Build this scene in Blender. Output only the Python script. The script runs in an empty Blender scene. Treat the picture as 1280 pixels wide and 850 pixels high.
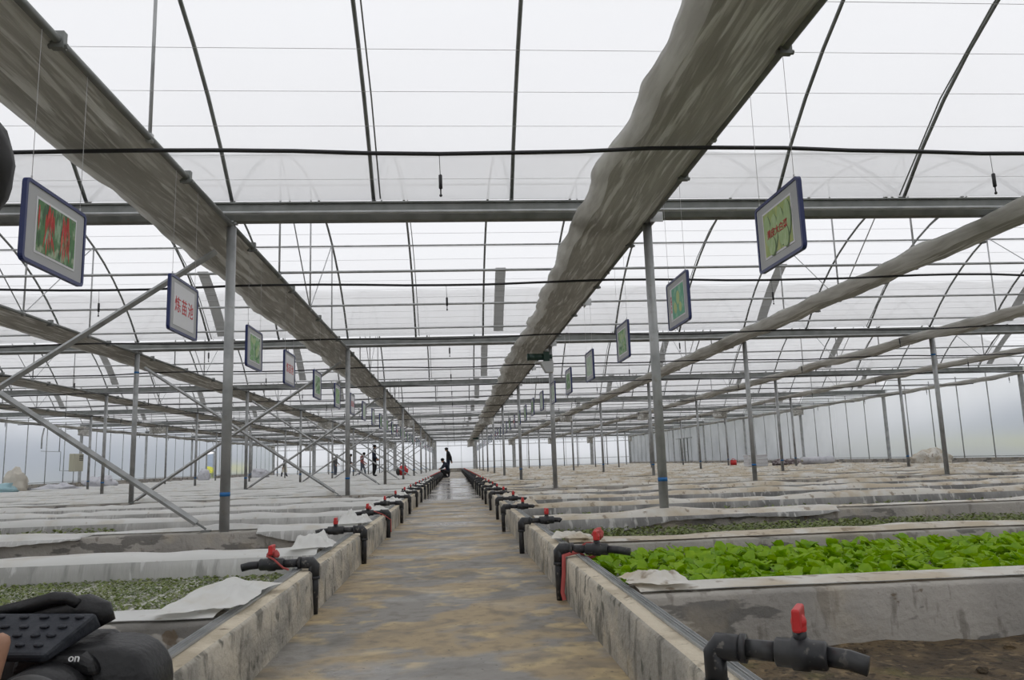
import bpy, math, random
from mathutils import Vector, Matrix, noise
R = random.Random(7)
sc = bpy.context.scene
COL = sc.collection
pi = math.pi

# ------------------------------------------------------------------ camera
CAMZ = 0.75                                   # eye height above the aisle floor; a crouching photographer
F_PX, YAW, PITCH, ROLL = 967.45, 0.0768, 0.1566, -0.0323
cd = bpy.data.cameras.new('camera'); cam = bpy.data.objects.new('camera', cd); COL.objects.link(cam)
cd.sensor_fit = 'HORIZONTAL'; cd.sensor_width = 36.0; cd.lens = F_PX / 1280 * 36
cd.clip_start = 0.02; cd.clip_end = 2000
_r = Vector((math.cos(YAW), -math.sin(YAW), 0))
_f = Vector((math.sin(YAW) * math.cos(PITCH), math.cos(YAW) * math.cos(PITCH), math.sin(PITCH)))
_u = Vector((-math.sin(YAW) * math.sin(PITCH), -math.cos(YAW) * math.sin(PITCH), math.cos(PITCH)))
_c, _s = math.cos(ROLL), math.sin(ROLL)
_R = _r * _c + _u * _s; _U = -_r * _s + _u * _c
m = Matrix.Identity(4)
for i in range(3):
    m[i][0] = _R[i]; m[i][1] = _U[i]; m[i][2] = -_f[i]
m[0][3], m[1][3], m[2][3] = 0, 0, CAMZ
cam.matrix_world = m
sc.camera = cam

# ------------------------------------------------------------------ world: bright overcast sky
w = bpy.data.worlds.new('overcast_sky'); sc.world = w; w.use_nodes = True
bg = w.node_tree.nodes['Background']
bg.inputs[0].default_value = (0.965, 0.97, 1.0, 1); bg.inputs[1].default_value = 1.0
sc.view_settings.view_transform = 'Standard'; sc.view_settings.look = 'None'
sc.view_settings.exposure = 0.14; sc.view_settings.gamma = 1.0
sc.view_settings.use_curve_mapping = False
sc.cycles.transparent_max_bounces = 24
sc.cycles.max_bounces = 10

# ------------------------------------------------------------------ constants (metres, aisle floor = 0)
D1 = 7.246                                    # first gutter
BT = 0.22                                     # top of the bed walls
GB, GT = 3.08, 3.23                           # gutter bottom and top
ROOF0, RISE = 3.27, 1.70
CHZ = 3.05                                    # tie beams under the nets
XROWS = [-2.07 + 4 * k for k in range(-4, 6)] # post rows, first and last are in the side walls
XL, XR = -18.07, 17.93
GY = [D1 + 8 * i for i in range(-2, 10)]      # gutter lines
YB, YF = GY[0], GY[-1]
KL, KR = -0.755, 0.585                        # inner faces of the two kerbs
KW = 0.13
def rad(RISE=RISE): return (16 + RISE * RISE) / (2 * RISE)
def arch(t):                                  # height above the gutter, t = -4..4 from the ridge
    r = rad(); return math.sqrt(max(0, r * r - t * t)) - (r - RISE)
ORD = 'zeroth first second third fourth fifth sixth seventh eighth ninth tenth eleventh twelfth thirteenth fourteenth fifteenth sixteenth seventeenth eighteenth nineteenth twentieth'.split()
def ordn(n):
    if n <= 20: return ORD[n]
    tens = {2: 'twenty', 3: 'thirty', 4: 'forty'}[n // 10]
    return tens + '-' + ORD[n % 10] if n % 10 else {3: 'thirtieth', 4: 'fortieth'}[n // 10]

# ------------------------------------------------------------------ materials
def new_mat(name):
    m = bpy.data.materials.new(name); m.use_nodes = True
    nt = m.node_tree; nt.nodes.clear()
    return m, nt, nt.nodes.new, nt.links.new
def noise_mask(nt, sc_, lo, hi, vec=(1, 1, 1), detail=5, dist=0.0, obj=False, off=0):
    N, L = nt.nodes.new, nt.links.new
    g = N('ShaderNodeTexCoord' if obj else 'ShaderNodeNewGeometry')
    mp = N('ShaderNodeMapping'); mp.inputs['Scale'].default_value = vec; mp.inputs['Location'].default_value = (off, off * .7, off * .3)
    L(g.outputs['Object' if obj else 'Position'], mp.inputs['Vector'])
    t = N('ShaderNodeTexNoise'); t.inputs['Scale'].default_value = sc_; t.inputs['Detail'].default_value = detail
    t.inputs['Distortion'].default_value = dist
    L(mp.outputs[0], t.inputs['Vector'])
    mr = N('ShaderNodeMapRange'); mr.inputs[1].default_value = lo; mr.inputs[2].default_value = hi; mr.clamp = True
    L(t.outputs['Fac'], mr.inputs[0]); return mr.outputs[0], t
def mat(name, col, rough=0.6, metal=0.0, layers=(), bump=None, spec=0.5, emit=None, obj=False, rmask=None, transl=0.0):
    """principled with stacked noise layers: (colour, scale, lo, hi, amount, vec)"""
    m, nt, N, L = new_mat(name)
    out = N('ShaderNodeOutputMaterial'); p = N('ShaderNodeBsdfPrincipled')
    p.inputs['Roughness'].default_value = rough; p.inputs['Metallic'].default_value = metal
    p.inputs['Specular IOR Level'].default_value = spec
    rgb = N('ShaderNodeRGB'); rgb.outputs[0].default_value = (*col, 1); cur = rgb.outputs[0]
    for i, ly in enumerate(layers):
        c2, s2, lo, hi, amt = ly[:5]; vec = ly[5] if len(ly) > 5 else (1, 1, 1)
        k, _ = noise_mask(nt, s2, lo, hi, vec, obj=obj, off=i * 7.3)
        mu = N('ShaderNodeMath'); mu.operation = 'MULTIPLY'; mu.inputs[1].default_value = amt; L(k, mu.inputs[0])
        mx = N('ShaderNodeMix'); mx.data_type = 'RGBA'; L(mu.outputs[0], mx.inputs[0]); L(cur, mx.inputs[6]); mx.inputs[7].default_value = (*c2, 1)
        cur = mx.outputs[2]
    L(cur, p.inputs['Base Color'])
    if rmask:
        s2, lo, hi, r0, r1, vec = rmask
        k, _ = noise_mask(nt, s2, lo, hi, vec, off=3.1)
        mr = N('ShaderNodeMapRange'); mr.inputs[3].default_value = r0; mr.inputs[4].default_value = r1; L(k, mr.inputs[0]); L(mr.outputs[0], p.inputs['Roughness'])
    if bump:
        s2, st, vec = (bump + ((1, 1, 1),))[:3]
        _, t = noise_mask(nt, s2, 0, 1, vec, obj=obj, off=1.7)
        b = N('ShaderNodeBump'); b.inputs['Strength'].default_value = st; b.inputs['Distance'].default_value = 0.02
        L(t.outputs['Fac'], b.inputs['Height']); L(b.outputs[0], p.inputs['Normal'])
    sh = p.outputs[0]
    if transl > 0:
        tr = N('ShaderNodeBsdfTranslucent'); L(cur, tr.inputs['Color'])
        ms = N('ShaderNodeMixShader'); ms.inputs[0].default_value = transl; L(sh, ms.inputs[1]); L(tr.outputs[0], ms.inputs[2]); sh = ms.outputs[0]
    L(sh, out.inputs[0]); return m
def film_mat(name, col, clear, wr=0.0):
    """milky greenhouse film: part clear, part translucent, a little diffuse"""
    m, nt, N, L = new_mat(name)
    out = N('ShaderNodeOutputMaterial'); a = N('ShaderNodeBsdfTransparent'); a.inputs[0].default_value = (0.96, 0.97, 0.98, 1)
    t = N('ShaderNodeBsdfTranslucent'); t.inputs[0].default_value = (*col, 1)
    d = N('ShaderNodeBsdfDiffuse'); d.inputs[0].default_value = (*col, 1)
    m1 = N('ShaderNodeMixShader'); m1.inputs[0].default_value = 0.12; L(t.outputs[0], m1.inputs[1]); L(d.outputs[0], m1.inputs[2])
    m2 = N('ShaderNodeMixShader'); L(m1.outputs[0], m2.inputs[1]); L(a.outputs[0], m2.inputs[2])
    if wr:                                     # frosted: what lies behind is blurred
        a = N('ShaderNodeBsdfRefraction'); a.inputs['Color'].default_value = (.95, .96, .98, 1); a.inputs['Roughness'].default_value = 0.33; a.inputs['IOR'].default_value = 1.12
        L(a.outputs[0], m2.inputs[2])
    k, _ = noise_mask(nt, 0.6, 0.2, 0.8, (1, 1, 1), 3)
    mr = N('ShaderNodeMapRange'); mr.inputs[3].default_value = clear * 0.75; mr.inputs[4].default_value = clear * 1.25
    L(k, mr.inputs[0]); L(mr.outputs[0], m2.inputs[0])
    L(m2.outputs[0], out.inputs[0]); return m

M = {}
M['roof_film'] = film_mat('milky_roof_film', (0.93, 0.93, 0.93), 0.30)
M['wall_film'] = film_mat('milky_wall_film', (0.84, 0.86, 0.90), 0.45, True)
M['galv'] = mat('galvanised_steel', (0.46, 0.47, 0.47), 0.5, 0.35, [((0.27, 0.28, 0.28), 6, 0.4, 0.7, 0.7), ((0.30, 0.27, 0.22), 14, 0.62, 0.75, 0.5)])
M['galvdark'] = mat('weathered_steel', (0.24, 0.25, 0.24), 0.55, 0.3, [((0.13, 0.14, 0.13), 5, 0.4, 0.7, 0.7)])
M['galvlight'] = mat('bright_zinc', (0.55, 0.56, 0.56), 0.45, 0.3)
M['wire'] = mat('clear_wire', (0.75, 0.75, 0.75), 0.5, transl=0.3)
M['hose'] = mat('black_hose', (0.018, 0.018, 0.020), 0.5)
M['blue'] = mat('blue_tape', (0.02, 0.16, 0.42), 0.5)
M['concrete'] = mat('bed_concrete', (0.41, 0.385, 0.345), 0.85, 0, [((0.29, 0.275, 0.25), 1.7, 0.42, 0.62, 0.8), ((0.095, 0.092, 0.085), 2.4, 0.575, 0.595, 0.7, (1, 1, 3.0)), ((0.16, 0.145, 0.12), 5.5, 0.58, 0.63, 0.6, (2.2, 1, .6)),
        ((0.13, 0.09, 0.05), 10, 0.665, 0.70, 0.75), ((0.50, 0.43, 0.32), 3.3, 0.55, 0.72, 0.5)], (34, 0.5))
M['kerb'] = mat('kerb_concrete', (0.56, 0.51, 0.42), 0.85, 0, [((0.30, 0.285, 0.25), 2.6, 0.42, 0.58, 0.85, (1.5, .8, 1.6)), ((0.12, 0.115, 0.095), 6, 0.54, 0.63, 0.75, (2, 1.6, .7)),
        ((0.07, 0.075, 0.055), 13, 0.60, 0.68, 0.8, (1, 1, .8)), ((0.54, 0.45, 0.31), 5, 0.58, 0.72, 0.55)], (44, 0.7))
M['kerbtop'] = mat('sandy_kerb_top', (0.66, 0.585, 0.455), 0.9, 0, [((0.42, 0.355, 0.255), 4, 0.45, 0.62, 0.8), ((0.20, 0.16, 0.11), 16, 0.63, 0.70, 0.8)], (45, 0.6))
M['soil'] = mat('damp_soil', (0.155, 0.11, 0.06), 0.95, 0, [((0.07, 0.052, 0.033), 6, 0.42, 0.56, 0.9), ((0.26, 0.19, 0.105), 17, 0.57, 0.66, 0.8), ((0.035, 0.026, 0.018), 34, 0.55, 0.64, 0.85), ((0.13, 0.13, 0.035), 3.2, 0.60, 0.72, 0.5)], (48, 1.0))
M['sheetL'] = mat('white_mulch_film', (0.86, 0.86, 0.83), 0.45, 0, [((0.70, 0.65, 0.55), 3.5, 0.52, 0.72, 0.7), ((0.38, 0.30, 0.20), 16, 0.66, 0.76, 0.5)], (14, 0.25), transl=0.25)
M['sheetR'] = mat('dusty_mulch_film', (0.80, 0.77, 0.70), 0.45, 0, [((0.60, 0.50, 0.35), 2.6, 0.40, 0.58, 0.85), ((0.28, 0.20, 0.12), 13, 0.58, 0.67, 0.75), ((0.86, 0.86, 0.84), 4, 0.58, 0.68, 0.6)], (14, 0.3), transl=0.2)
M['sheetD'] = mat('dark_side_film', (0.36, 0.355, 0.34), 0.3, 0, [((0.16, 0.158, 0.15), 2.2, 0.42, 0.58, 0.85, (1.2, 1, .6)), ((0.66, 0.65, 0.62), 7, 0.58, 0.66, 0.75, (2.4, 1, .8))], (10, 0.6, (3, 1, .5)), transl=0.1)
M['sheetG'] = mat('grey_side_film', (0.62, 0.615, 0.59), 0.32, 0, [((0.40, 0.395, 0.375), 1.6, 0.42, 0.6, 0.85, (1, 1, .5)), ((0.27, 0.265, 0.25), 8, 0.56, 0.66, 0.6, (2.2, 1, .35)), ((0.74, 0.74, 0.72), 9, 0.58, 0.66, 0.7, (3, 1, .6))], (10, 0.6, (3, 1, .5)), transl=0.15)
M['net'] = mat('shade_net', (0.55, 0.535, 0.495), 0.5, 0.0, [((0.38, 0.365, 0.33), 2.0, 0.42, 0.62, 0.85, (2.5, .35, 1)), ((0.44, 0.43, 0.39), 30, 0.46, 0.54, 0.5, (3, .06, 1)), ((0.98, 0.98, 0.96), 3.0, 0.555, 0.615, 0.8, (5.5, .28, 3)), ((0.74, 0.73, 0.69), 7, 0.52, 0.6, 0.6, (5, .3, 3))], (6, 0.8, (8, .5, 3)), transl=0.32)  # the long near-white streaks are highlights painted into the net colour
M['nethem'] = mat('shade_net_hem', (0.86, 0.855, 0.83), 0.55, 0.0, [((0.66, 0.65, 0.62), 3, 0.42, 0.6, 0.8, (5, .6, 2))], (7, 0.7, (6, .6, 2)), transl=0.6)
M['black'] = mat('black_pipe', (0.022, 0.023, 0.026), 0.42, 0, [((0.16, 0.15, 0.13), 42, 0.62, 0.68, 0.8), ((0.06, 0.06, 0.06), 12, 0.5, 0.65, 0.7)])
M['red'] = mat('red_plastic', (0.62, 0.035, 0.035), 0.4)
M['ribbon'] = mat('red_ribbon', (0.62, 0.13, 0.12), 0.6, transl=0.2)
M['frame'] = mat('blue_frame', (0.02, 0.032, 0.135), 0.35)
M['matboard'] = mat('grey_board', (0.47, 0.475, 0.48), 0.7)
M['paper'] = mat('white_paper', (0.74, 0.74, 0.76), 0.6)
M['redink'] = mat('red_ink', (0.58, 0.03, 0.04), 0.6)
M['photo_pepper'] = mat('print_leaves', (0.07, 0.20, 0.06), 0.5, 0, [((0.34, 0.48, 0.32), 26, 0.5, 0.62, 0.8, (1, 1.4, .5)), ((0.02, 0.07, 0.02), 22, 0.52, 0.65, 0.8, (1, 1.5, .4)), ((0.52, 0.52, 0.36), 12, 0.58, 0.7, 0.7)])
M['print_red'] = mat('print_red_pepper', (0.55, 0.02, 0.015), 0.5, 0, [((0.72, 0.14, 0.08), 30, 0.52, 0.65, 0.7, (1, 2, .5))])
M['photo_cabbage'] = mat('print_cabbage', (0.36, 0.46, 0.14), 0.5, 0, [((0.50, 0.52, 0.20), 9, 0.48, 0.62, 0.8, (1, 1.6, .8)), ((0.20, 0.32, 0.12), 14, 0.52, 0.64, 0.7, (1, 2, .6))])
M['print_leaf'] = mat('print_pale_cabbage', (0.36, 0.50, 0.22), 0.5, 0, [((0.52, 0.62, 0.36), 24, 0.5, 0.62, 0.6, (1, 2, .5))])
M['print_dark'] = mat('print_dark_leaf', (0.10, 0.17, 0.06), 0.5)
M['photo_teal'] = mat('print_teal', (0.12, 0.42, 0.26), 0.5, 0, [((0.35, 0.62, 0.42), 16, 0.5, 0.65, 0.8)])
M['print_yellow'] = mat('print_yellow_melon', (0.50, 0.60, 0.22), 0.5, 0, [((0.30, 0.50, 0.24), 20, 0.5, 0.62, 0.7)])
M['photo_green'] = mat('print_green', (0.20, 0.42, 0.16), 0.5, 0, [((0.48, 0.56, 0.46), 14, 0.47, 0.58, 0.9), ((0.03, 0.17, 0.03), 13, 0.53, 0.62, 0.9)])
M['photo_pale'] = mat('print_pale', (0.52, 0.62, 0.50), 0.5, 0, [((0.24, 0.42, 0.24), 13, 0.52, 0.64, 0.7)])
M['tray'] = mat('white_tray', (0.72, 0.71, 0.65), 0.7)
M['cell'] = mat('tray_soil', (0.05, 0.05, 0.035), 0.95, 0, [((0.16, 0.15, 0.10), 55, 0.52, 0.6, 0.8)])
M['lettuce'] = mat('lettuce_leaf', (0.30, 0.50, 0.003), 0.5, 0, [((0.17, 0.36, 0.002), 9, 0.42, 0.62, 0.8), ((0.40, 0.60, 0.012), 12, 0.56, 0.7, 0.7)], (30, 0.4), transl=0.35)
M['sprout'] = mat('seedling_leaf', (0.15, 0.20, 0.045), 0.55, 0, [((0.30, 0.33, 0.13), 14, 0.45, 0.65, 0.8), ((0.05, 0.085, 0.02), 18, 0.52, 0.65, 0.7)], transl=0.25)
M['motor'] = mat('green_motor', (0.02, 0.055, 0.04), 0.4)
M['beige'] = mat('beige_box', (0.48, 0.46, 0.35), 0.5)
M['dark'] = mat('dark_vent', (0.06, 0.06, 0.055), 0.7)
M['bagwhite'] = mat('white_sack', (0.74, 0.74, 0.78), 0.5, 0, [((0.5, 0.5, 0.55), 5, 0.5, 0.65, 0.6)], transl=0.15)
M['bagcream'] = mat('cream_sack', (0.62, 0.58, 0.50), 0.6)
M['bagblue'] = mat('pale_blue_film', (0.45, 0.68, 0.74), 0.4, transl=0.2)
M['bundle'] = mat('dark_bundle', (0.14, 0.11, 0.11), 0.7, 0, [((0.5, 0.45, 0.45), 8, 0.5, 0.6, 0.7)])
M['skin'] = mat('skin', (0.42, 0.23, 0.15), 0.55)
M['hair'] = mat('black_hair', (0.010, 0.009, 0.008), 0.5, spec=0.2)
M['navy'] = mat('navy_cloth', (0.016, 0.022, 0.042), 0.85)
M['blackcloth'] = mat('black_cloth', (0.013, 0.013, 0.015), 0.85)
M['greycloth'] = mat('grey_cloth', (0.12, 0.12, 0.12), 0.85)
M['jean'] = mat('denim', (0.10, 0.12, 0.155), 0.85)
M['redcloth'] = mat('red_plaid', (0.42, 0.10, 0.085), 0.85, 0, [((0.10, 0.09, 0.10), 9, 0.5, 0.56, 0.8)])
M['cream'] = mat('cream_cloth', (0.60, 0.57, 0.48), 0.85)
M['shoe'] = mat('shoe', (0.02, 0.02, 0.022), 0.5)
M['cambody'] = mat('camera_body', (0.008, 0.008, 0.009), 0.42, 0, (), (220, 0.12))
M['camrubber'] = mat('camera_rubber', (0.028, 0.032, 0.042), 0.6, 0, [((0.05, 0.055, 0.065), 60, 0.5, 0.65, 0.6)], (150, 0.15))
M['camglass'] = mat('lens_glass', (0.01, 0.01, 0.014), 0.06)
M['camring'] = mat('lens_ring', (0.10, 0.10, 0.10), 0.35, 0.3)
M['white'] = mat('white_paint', (0.78, 0.78, 0.78), 0.5)
M['rape'] = mat('rape_flowers', (0.62, 0.58, 0.02), 0.8, 0, [((0.25, 0.36, 0.03), 2.5, 0.5, 0.62, 0.8)])
M['crop'] = mat('crop_green', (0.20, 0.22, 0.20), 0.9, 0, [((0.24, 0.26, 0.20), 0.5, 0.4, 0.6, 0.8)])
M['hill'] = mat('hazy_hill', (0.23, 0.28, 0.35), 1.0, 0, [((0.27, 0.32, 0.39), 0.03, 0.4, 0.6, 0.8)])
M['strip'] = mat('grey_mesh_strip', (0.52, 0.52, 0.51), 0.7, transl=0.75)

# wet, dirt-streaked aisle concrete
def aisle_mat():
    m, nt, N, L = new_mat('aisle_concrete')
    out = N('ShaderNodeOutputMaterial'); p = N('ShaderNodeBsdfPrincipled')
    def mix(fac, a, bcol, amt=1.0):
        mu = N('ShaderNodeMath'); mu.operation = 'MULTIPLY'; mu.inputs[1].default_value = amt; L(fac, mu.inputs[0])
        x = N('ShaderNodeMix'); x.data_type = 'RGBA'; L(mu.outputs[0], x.inputs[0]); L(a, x.inputs[6]); x.inputs[7].default_value = (*bcol, 1); return x.outputs[2]
    rgb = N('ShaderNodeRGB'); rgb.outputs[0].default_value = (0.26, 0.245, 0.22, 1)
    k1, _ = noise_mask(nt, 1.9, 0.47, 0.54, (1.0, 1.0, 1), 9, 0.2)
    c = mix(k1, rgb.outputs[0], (0.40, 0.30, 0.165), 0.8)
    k2, _ = noise_mask(nt, 4.2, 0.56, 0.64, (1, 1.1, 1), 7, 0.3, off=5)
    c = mix(k2, c, (0.52, 0.40, 0.215), 0.75)
    k3, _ = noise_mask(nt, 2.3, 0.53, 0.64, (1, 1.3, 1), 6, 0.4, off=11)
    c = mix(k3, c, (0.155, 0.145, 0.125), 0.75)
    k5, _ = noise_mask(nt, 40, 0.68, 0.74, (1, 1, 1), 2, 0, off=2)
    k6, _ = noise_mask(nt, 14, 0.50, 0.66, (1, 1, 1), 6, 0, off=21)
    c = mix(k6, c, (0.13, 0.115, 0.09), 0.45)
    c = mix(k5, c, (0.06, 0.05, 0.04), 0.8)
    # the far stretch is flooded
    g = N('ShaderNodeNewGeometry'); sx = N('ShaderNodeSeparateXYZ'); L(g.outputs['Position'], sx.inputs[0])
    w1 = N('ShaderNodeMapRange'); w1.inputs[1].default_value = 15.5; w1.inputs[2].default_value = 17.5; L(sx.outputs['Y'], w1.inputs[0])
    w2 = N('ShaderNodeMapRange'); w2.inputs[1].default_value = 44; w2.inputs[2].default_value = 40; L(sx.outputs['Y'], w2.inputs[0])
    ww = N('ShaderNodeMath'); ww.operation = 'MULTIPLY'; L(w1.outputs[0], ww.inputs[0]); L(w2.outputs[0], ww.inputs[1])
    k4, _ = noise_mask(nt, 1.1, 0.30, 0.5, (1, .6, 1), 4, off=8)
    wet = N('ShaderNodeMath'); wet.operation = 'MULTIPLY'; L(ww.outputs[0], wet.inputs[0]); L(k4, wet.inputs[1])
    c = mix(wet.outputs[0], c, (0.16, 0.15, 0.14), 0.75)
    L(c, p.inputs['Base Color'])
    near, _ = noise_mask(nt, 1.4, 0.42, 0.64, (.8, 1.2, 1), 5, 0.4, off=11)
    r0 = N('ShaderNodeMapRange'); r0.inputs[3].default_value = 0.75; r0.inputs[4].default_value = 0.26; L(near, r0.inputs[0])
    rr = N('ShaderNodeMix'); rr.data_type = 'FLOAT'; L(wet.outputs[0], rr.inputs[0]); L(r0.outputs[0], rr.inputs[2]); rr.inputs[3].default_value = 0.13
    L(rr.outputs[0], p.inputs['Roughness'])
    _, t = noise_mask(nt, 26, 0, 1, (1, 1, 1), 5)
    b = N('ShaderNodeBump'); b.inputs['Distance'].default_value = 0.01
    st = N('ShaderNodeMapRange'); st.inputs[3].default_value = 0.35; st.inputs[4].default_value = 0.01; L(wet.outputs[0], st.inputs[0]); L(st.outputs[0], b.inputs['Strength'])
    L(t.outputs['Fac'], b.inputs['Height']); L(b.outputs[0], p.inputs['Normal'])
    L(p.outputs[0], out.inputs[0]); return m
M['aisle'] = aisle_mat()

# ------------------------------------------------------------------ mesh helpers
class MB:
    def __init__(s): s.v = []; s.f = []; s.mi = []
    def add(s, vs, fs, mi=0):
        o = len(s.v); s.v += [tuple(v) for v in vs]; s.f += [tuple(i + o for i in f) for f in fs]; s.mi += [mi] * len(fs); return s
    def box(s, x0, x1, y0, y1, z0, z1, mi=0):
        vs = [(x, y, z) for z in (z0, z1) for y in (y0, y1) for x in (x0, x1)]
        return s.add(vs, [(0, 2, 3, 1), (4, 5, 7, 6), (0, 1, 5, 4), (2, 6, 7, 3), (0, 4, 6, 2), (1, 3, 7, 5)], mi)
    def tube(s, pts, r, n=6, mi=0, cap=True):
        pts = [Vector(p) for p in pts]; k = len(pts); rs = r if isinstance(r, (list, tuple)) else [r] * k
        vs = []; t0 = None
        for i, p in enumerate(pts):
            t = (pts[min(i + 1, k - 1)] - pts[max(i - 1, 0)]).normalized()
            if t0 is None:
                a = Vector((0, 0, 1)) if abs(t.z) < 0.9 else Vector((1, 0, 0)); u = t.cross(a).normalized()
            else:
                u = (u - t * u.dot(t)).normalized()
            t0 = t; vv = t.cross(u)
            for j in range(n):
                a = 2 * pi * j / n; vs.append(p + (u * math.cos(a) + vv * math.sin(a)) * rs[i])
        fs = [(i * n + j, i * n + (j + 1) % n, (i + 1) * n + (j + 1) % n, (i + 1) * n + j) for i in range(k - 1) for j in range(n)]
        if cap: fs += [tuple(range(n))[::-1], tuple((k - 1) * n + j for j in range(n))]
        return s.add(vs, fs, mi)
    def grid(s, nx, ny, fn, mi=0, wrap=False):
        vs = [fn(i, j) for j in range(ny) for i in range(nx)]
        fs = [(j * nx + i, j * nx + i + 1, (j + 1) * nx + i + 1, (j + 1) * nx + i) for j in range(ny - 1) for i in range(nx - 1)]
        if wrap: fs += [(j * nx + nx - 1, j * nx, (j + 1) * nx, (j + 1) * nx + nx - 1) for j in range(ny - 1)]
        return s.add(vs, fs, mi)
    def ball(s, c, r, n=10, mm=7, mi=0, sq=(1, 1, 1), jit=0.0, seed=0):
        vs = []
        for j in range(mm + 1):
            th = pi * j / mm
            for i in range(n):
                ph = 2 * pi * i / n; d = Vector((math.sin(th) * math.cos(ph), math.sin(th) * math.sin(ph), math.cos(th)))
                k = 1 + (jit * noise.noise(d * 2.3 + Vector((seed, seed * .3, 0))) if jit else 0)
                vs.append((c[0] + d.x * r * sq[0] * k, c[1] + d.y * r * sq[1] * k, c[2] + d.z * r * sq[2] * k))
        fs = [(j * n + i, (j + 1) * n + i, (j + 1) * n + (i + 1) % n, j * n + (i + 1) % n) for j in range(mm) for i in range(n)]
        return s.add(vs, fs, mi)
    def mesh(s, name, mats, smooth=True):
        me = bpy.data.meshes.new(name); me.from_pydata(s.v, [], s.f)
        for k in (mats if isinstance(mats, (list, tuple)) else [mats]): me.materials.append(M[k])
        if len(me.materials) > 1: me.polygons.foreach_set('material_index', s.mi)
        me.polygons.foreach_set('use_smooth', [smooth] * len(me.polygons)); me.update(); return me
def link(name, data, parent=None, loc=None, rot=None):
    o = bpy.data.objects.new(name, data); COL.objects.link(o)
    if parent: o.parent = parent
    if loc: o.location = loc
    if rot: o.rotation_euler = rot
    return o
def obj(name, mb, mats, parent=None, smooth=True, loc=None):
    return link(name, mb.mesh(name, mats, smooth), parent, loc)
def tag(o, label=None, cat=None, group=None, kind=None):
    if label: o['label'] = label
    if cat: o['category'] = cat
    if group: o['group'] = group
    if kind: o['kind'] = kind
    return o
def thing(name, label, cat, loc=(0, 0, 0), rotz=0, group=None):
    o = bpy.data.objects.new(name, None); COL.objects.link(o); o.empty_display_size = 0.1
    o.location = loc; o.rotation_euler = (0, 0, rotz); return tag(o, label, cat, group)
def dup(root, loc, rotz=None, label=None, group=None):
    r = root.copy(); COL.objects.link(r); r.location = loc
    if rotz is not None: r.rotation_euler = (0, 0, rotz)
    if label: r['label'] = label
    if group: r['group'] = group
    for ch in list(root.children):
        c = ch.copy(); COL.objects.link(c); c.parent = r
        for g in list(ch.children):
            d = g.copy(); COL.objects.link(d); d.parent = c
    return r
def bev(o, wd=0.004, seg=2):
    b = o.modifiers.new('bevel', 'BEVEL'); b.width = wd; b.segments = seg; b.limit_method = 'ANGLE'; return o
def nz(x, y=0.0, z=0.0): return noise.noise(Vector((x, y, z)))

# ------------------------------------------------------------------ setting: floor, ground, far land
b = MB(); b.grid(2, 60, lambda i, j: ((KL - 0.02, KR + 0.02)[i], YB + (YF - YB) * j / 59, 0.0)); b.box(KL - 0.02, KR + 0.02, YB, YF, -0.15, -0.005)
tag(obj('floor', b, 'aisle', smooth=False), kind='structure')
def soil(nx, ny, x0, x1, y0, y1, amp, z0):
    def fn(i, j):
        x = x0 + (x1 - x0) * i / (nx - 1); y = y0 + (y1 - y0) * j / (ny - 1)
        return (x, y, z0 + amp * (nz(x * 4, y * 4) + .6 * nz(x * 11, y * 11, 3)))
    return fn
b = MB(); b.grid(110, 50, soil(110, 50, KR + KW - .02, 6.0, 1.2, 3.2, 0.018, 0.005))
b.grid(40, 40, soil(40, 40, XL, KL - KW + .02, YB, 3.0, 0.01, 0.0)); b.grid(40, 20, soil(40, 20, KR + KW - .02, XR, YB, 1.2, 0.01, 0.0)); b.grid(20, 10, soil(20, 10, 6.0, XR, 1.2, 3.2, 0.01, 0.0))
b.grid(40, 80, soil(40, 80, KR + KW - .02, XR, 3.2, YF, 0.01, 0.045)); b.grid(40, 80, soil(40, 80, XL, KL - KW + .02, 3.0, YF, 0.01, 0.045))
tag(obj('ground', b, 'soil'), kind='structure')
b = MB(); b.grid(2, 2, lambda i, j: ((-600, 600)[i], (-400, 700)[j], -0.12)); tag(obj('ground_field', b, 'crop', smooth=False), kind='structure')
def band(name, mt, x0, x1, z0, z1, y0, y1, amp, sgn, label, cat):
    b = MB()
    def fn(i, j):
        t = j / 5; y = y0 + (y1 - y0) * i / 70
        return (sgn * (x0 + (x1 - x0) * t), y, z0 + (z1 - z0) * t + amp * nz(y * .03, t * 2, sgn) * t + .25 * nz(y * .4, t * 9) * (amp < 3))
    b.grid(71, 6, fn); o = obj(name, b, mt); return tag(o, label, cat, kind='stuff')
band('rapeseed_field', 'rape', 26, 33, .78, 1.22, -20, 90, .15, 1, 'yellow rapeseed field blurred behind the right film wall', 'field')
band('green_bank', 'crop', 21, 26, -.1, .78, -20, 90, .1, 1, 'grey green bank outside below the rapeseed on the right', 'bank')
band('green_bank', 'sprout', 21.5, 23, -.1, .72, 73, 81, .05, -1, 'green bank below the yellow flowers seen through the left doorway', 'bank')
band('rapeseed_field', 'rape', 23, 25, 0.72, 1.4, 73, 81, .1, -1, 'yellow rapeseed field seen through the doorway in the left wall', 'field')
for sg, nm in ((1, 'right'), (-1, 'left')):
    b = MB(); b.grid(80, 8, lambda i, j: (sg * (190 + 60 * j / 7), -250 + 14 * i, -.2 + (26 if sg > 0 else 20) * math.sin(j / 7 * pi / 2) * (1 + .5 * nz(i * .09, sg * 3)))); tag(obj('hill', b, 'hill'), kind='structure')

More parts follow.
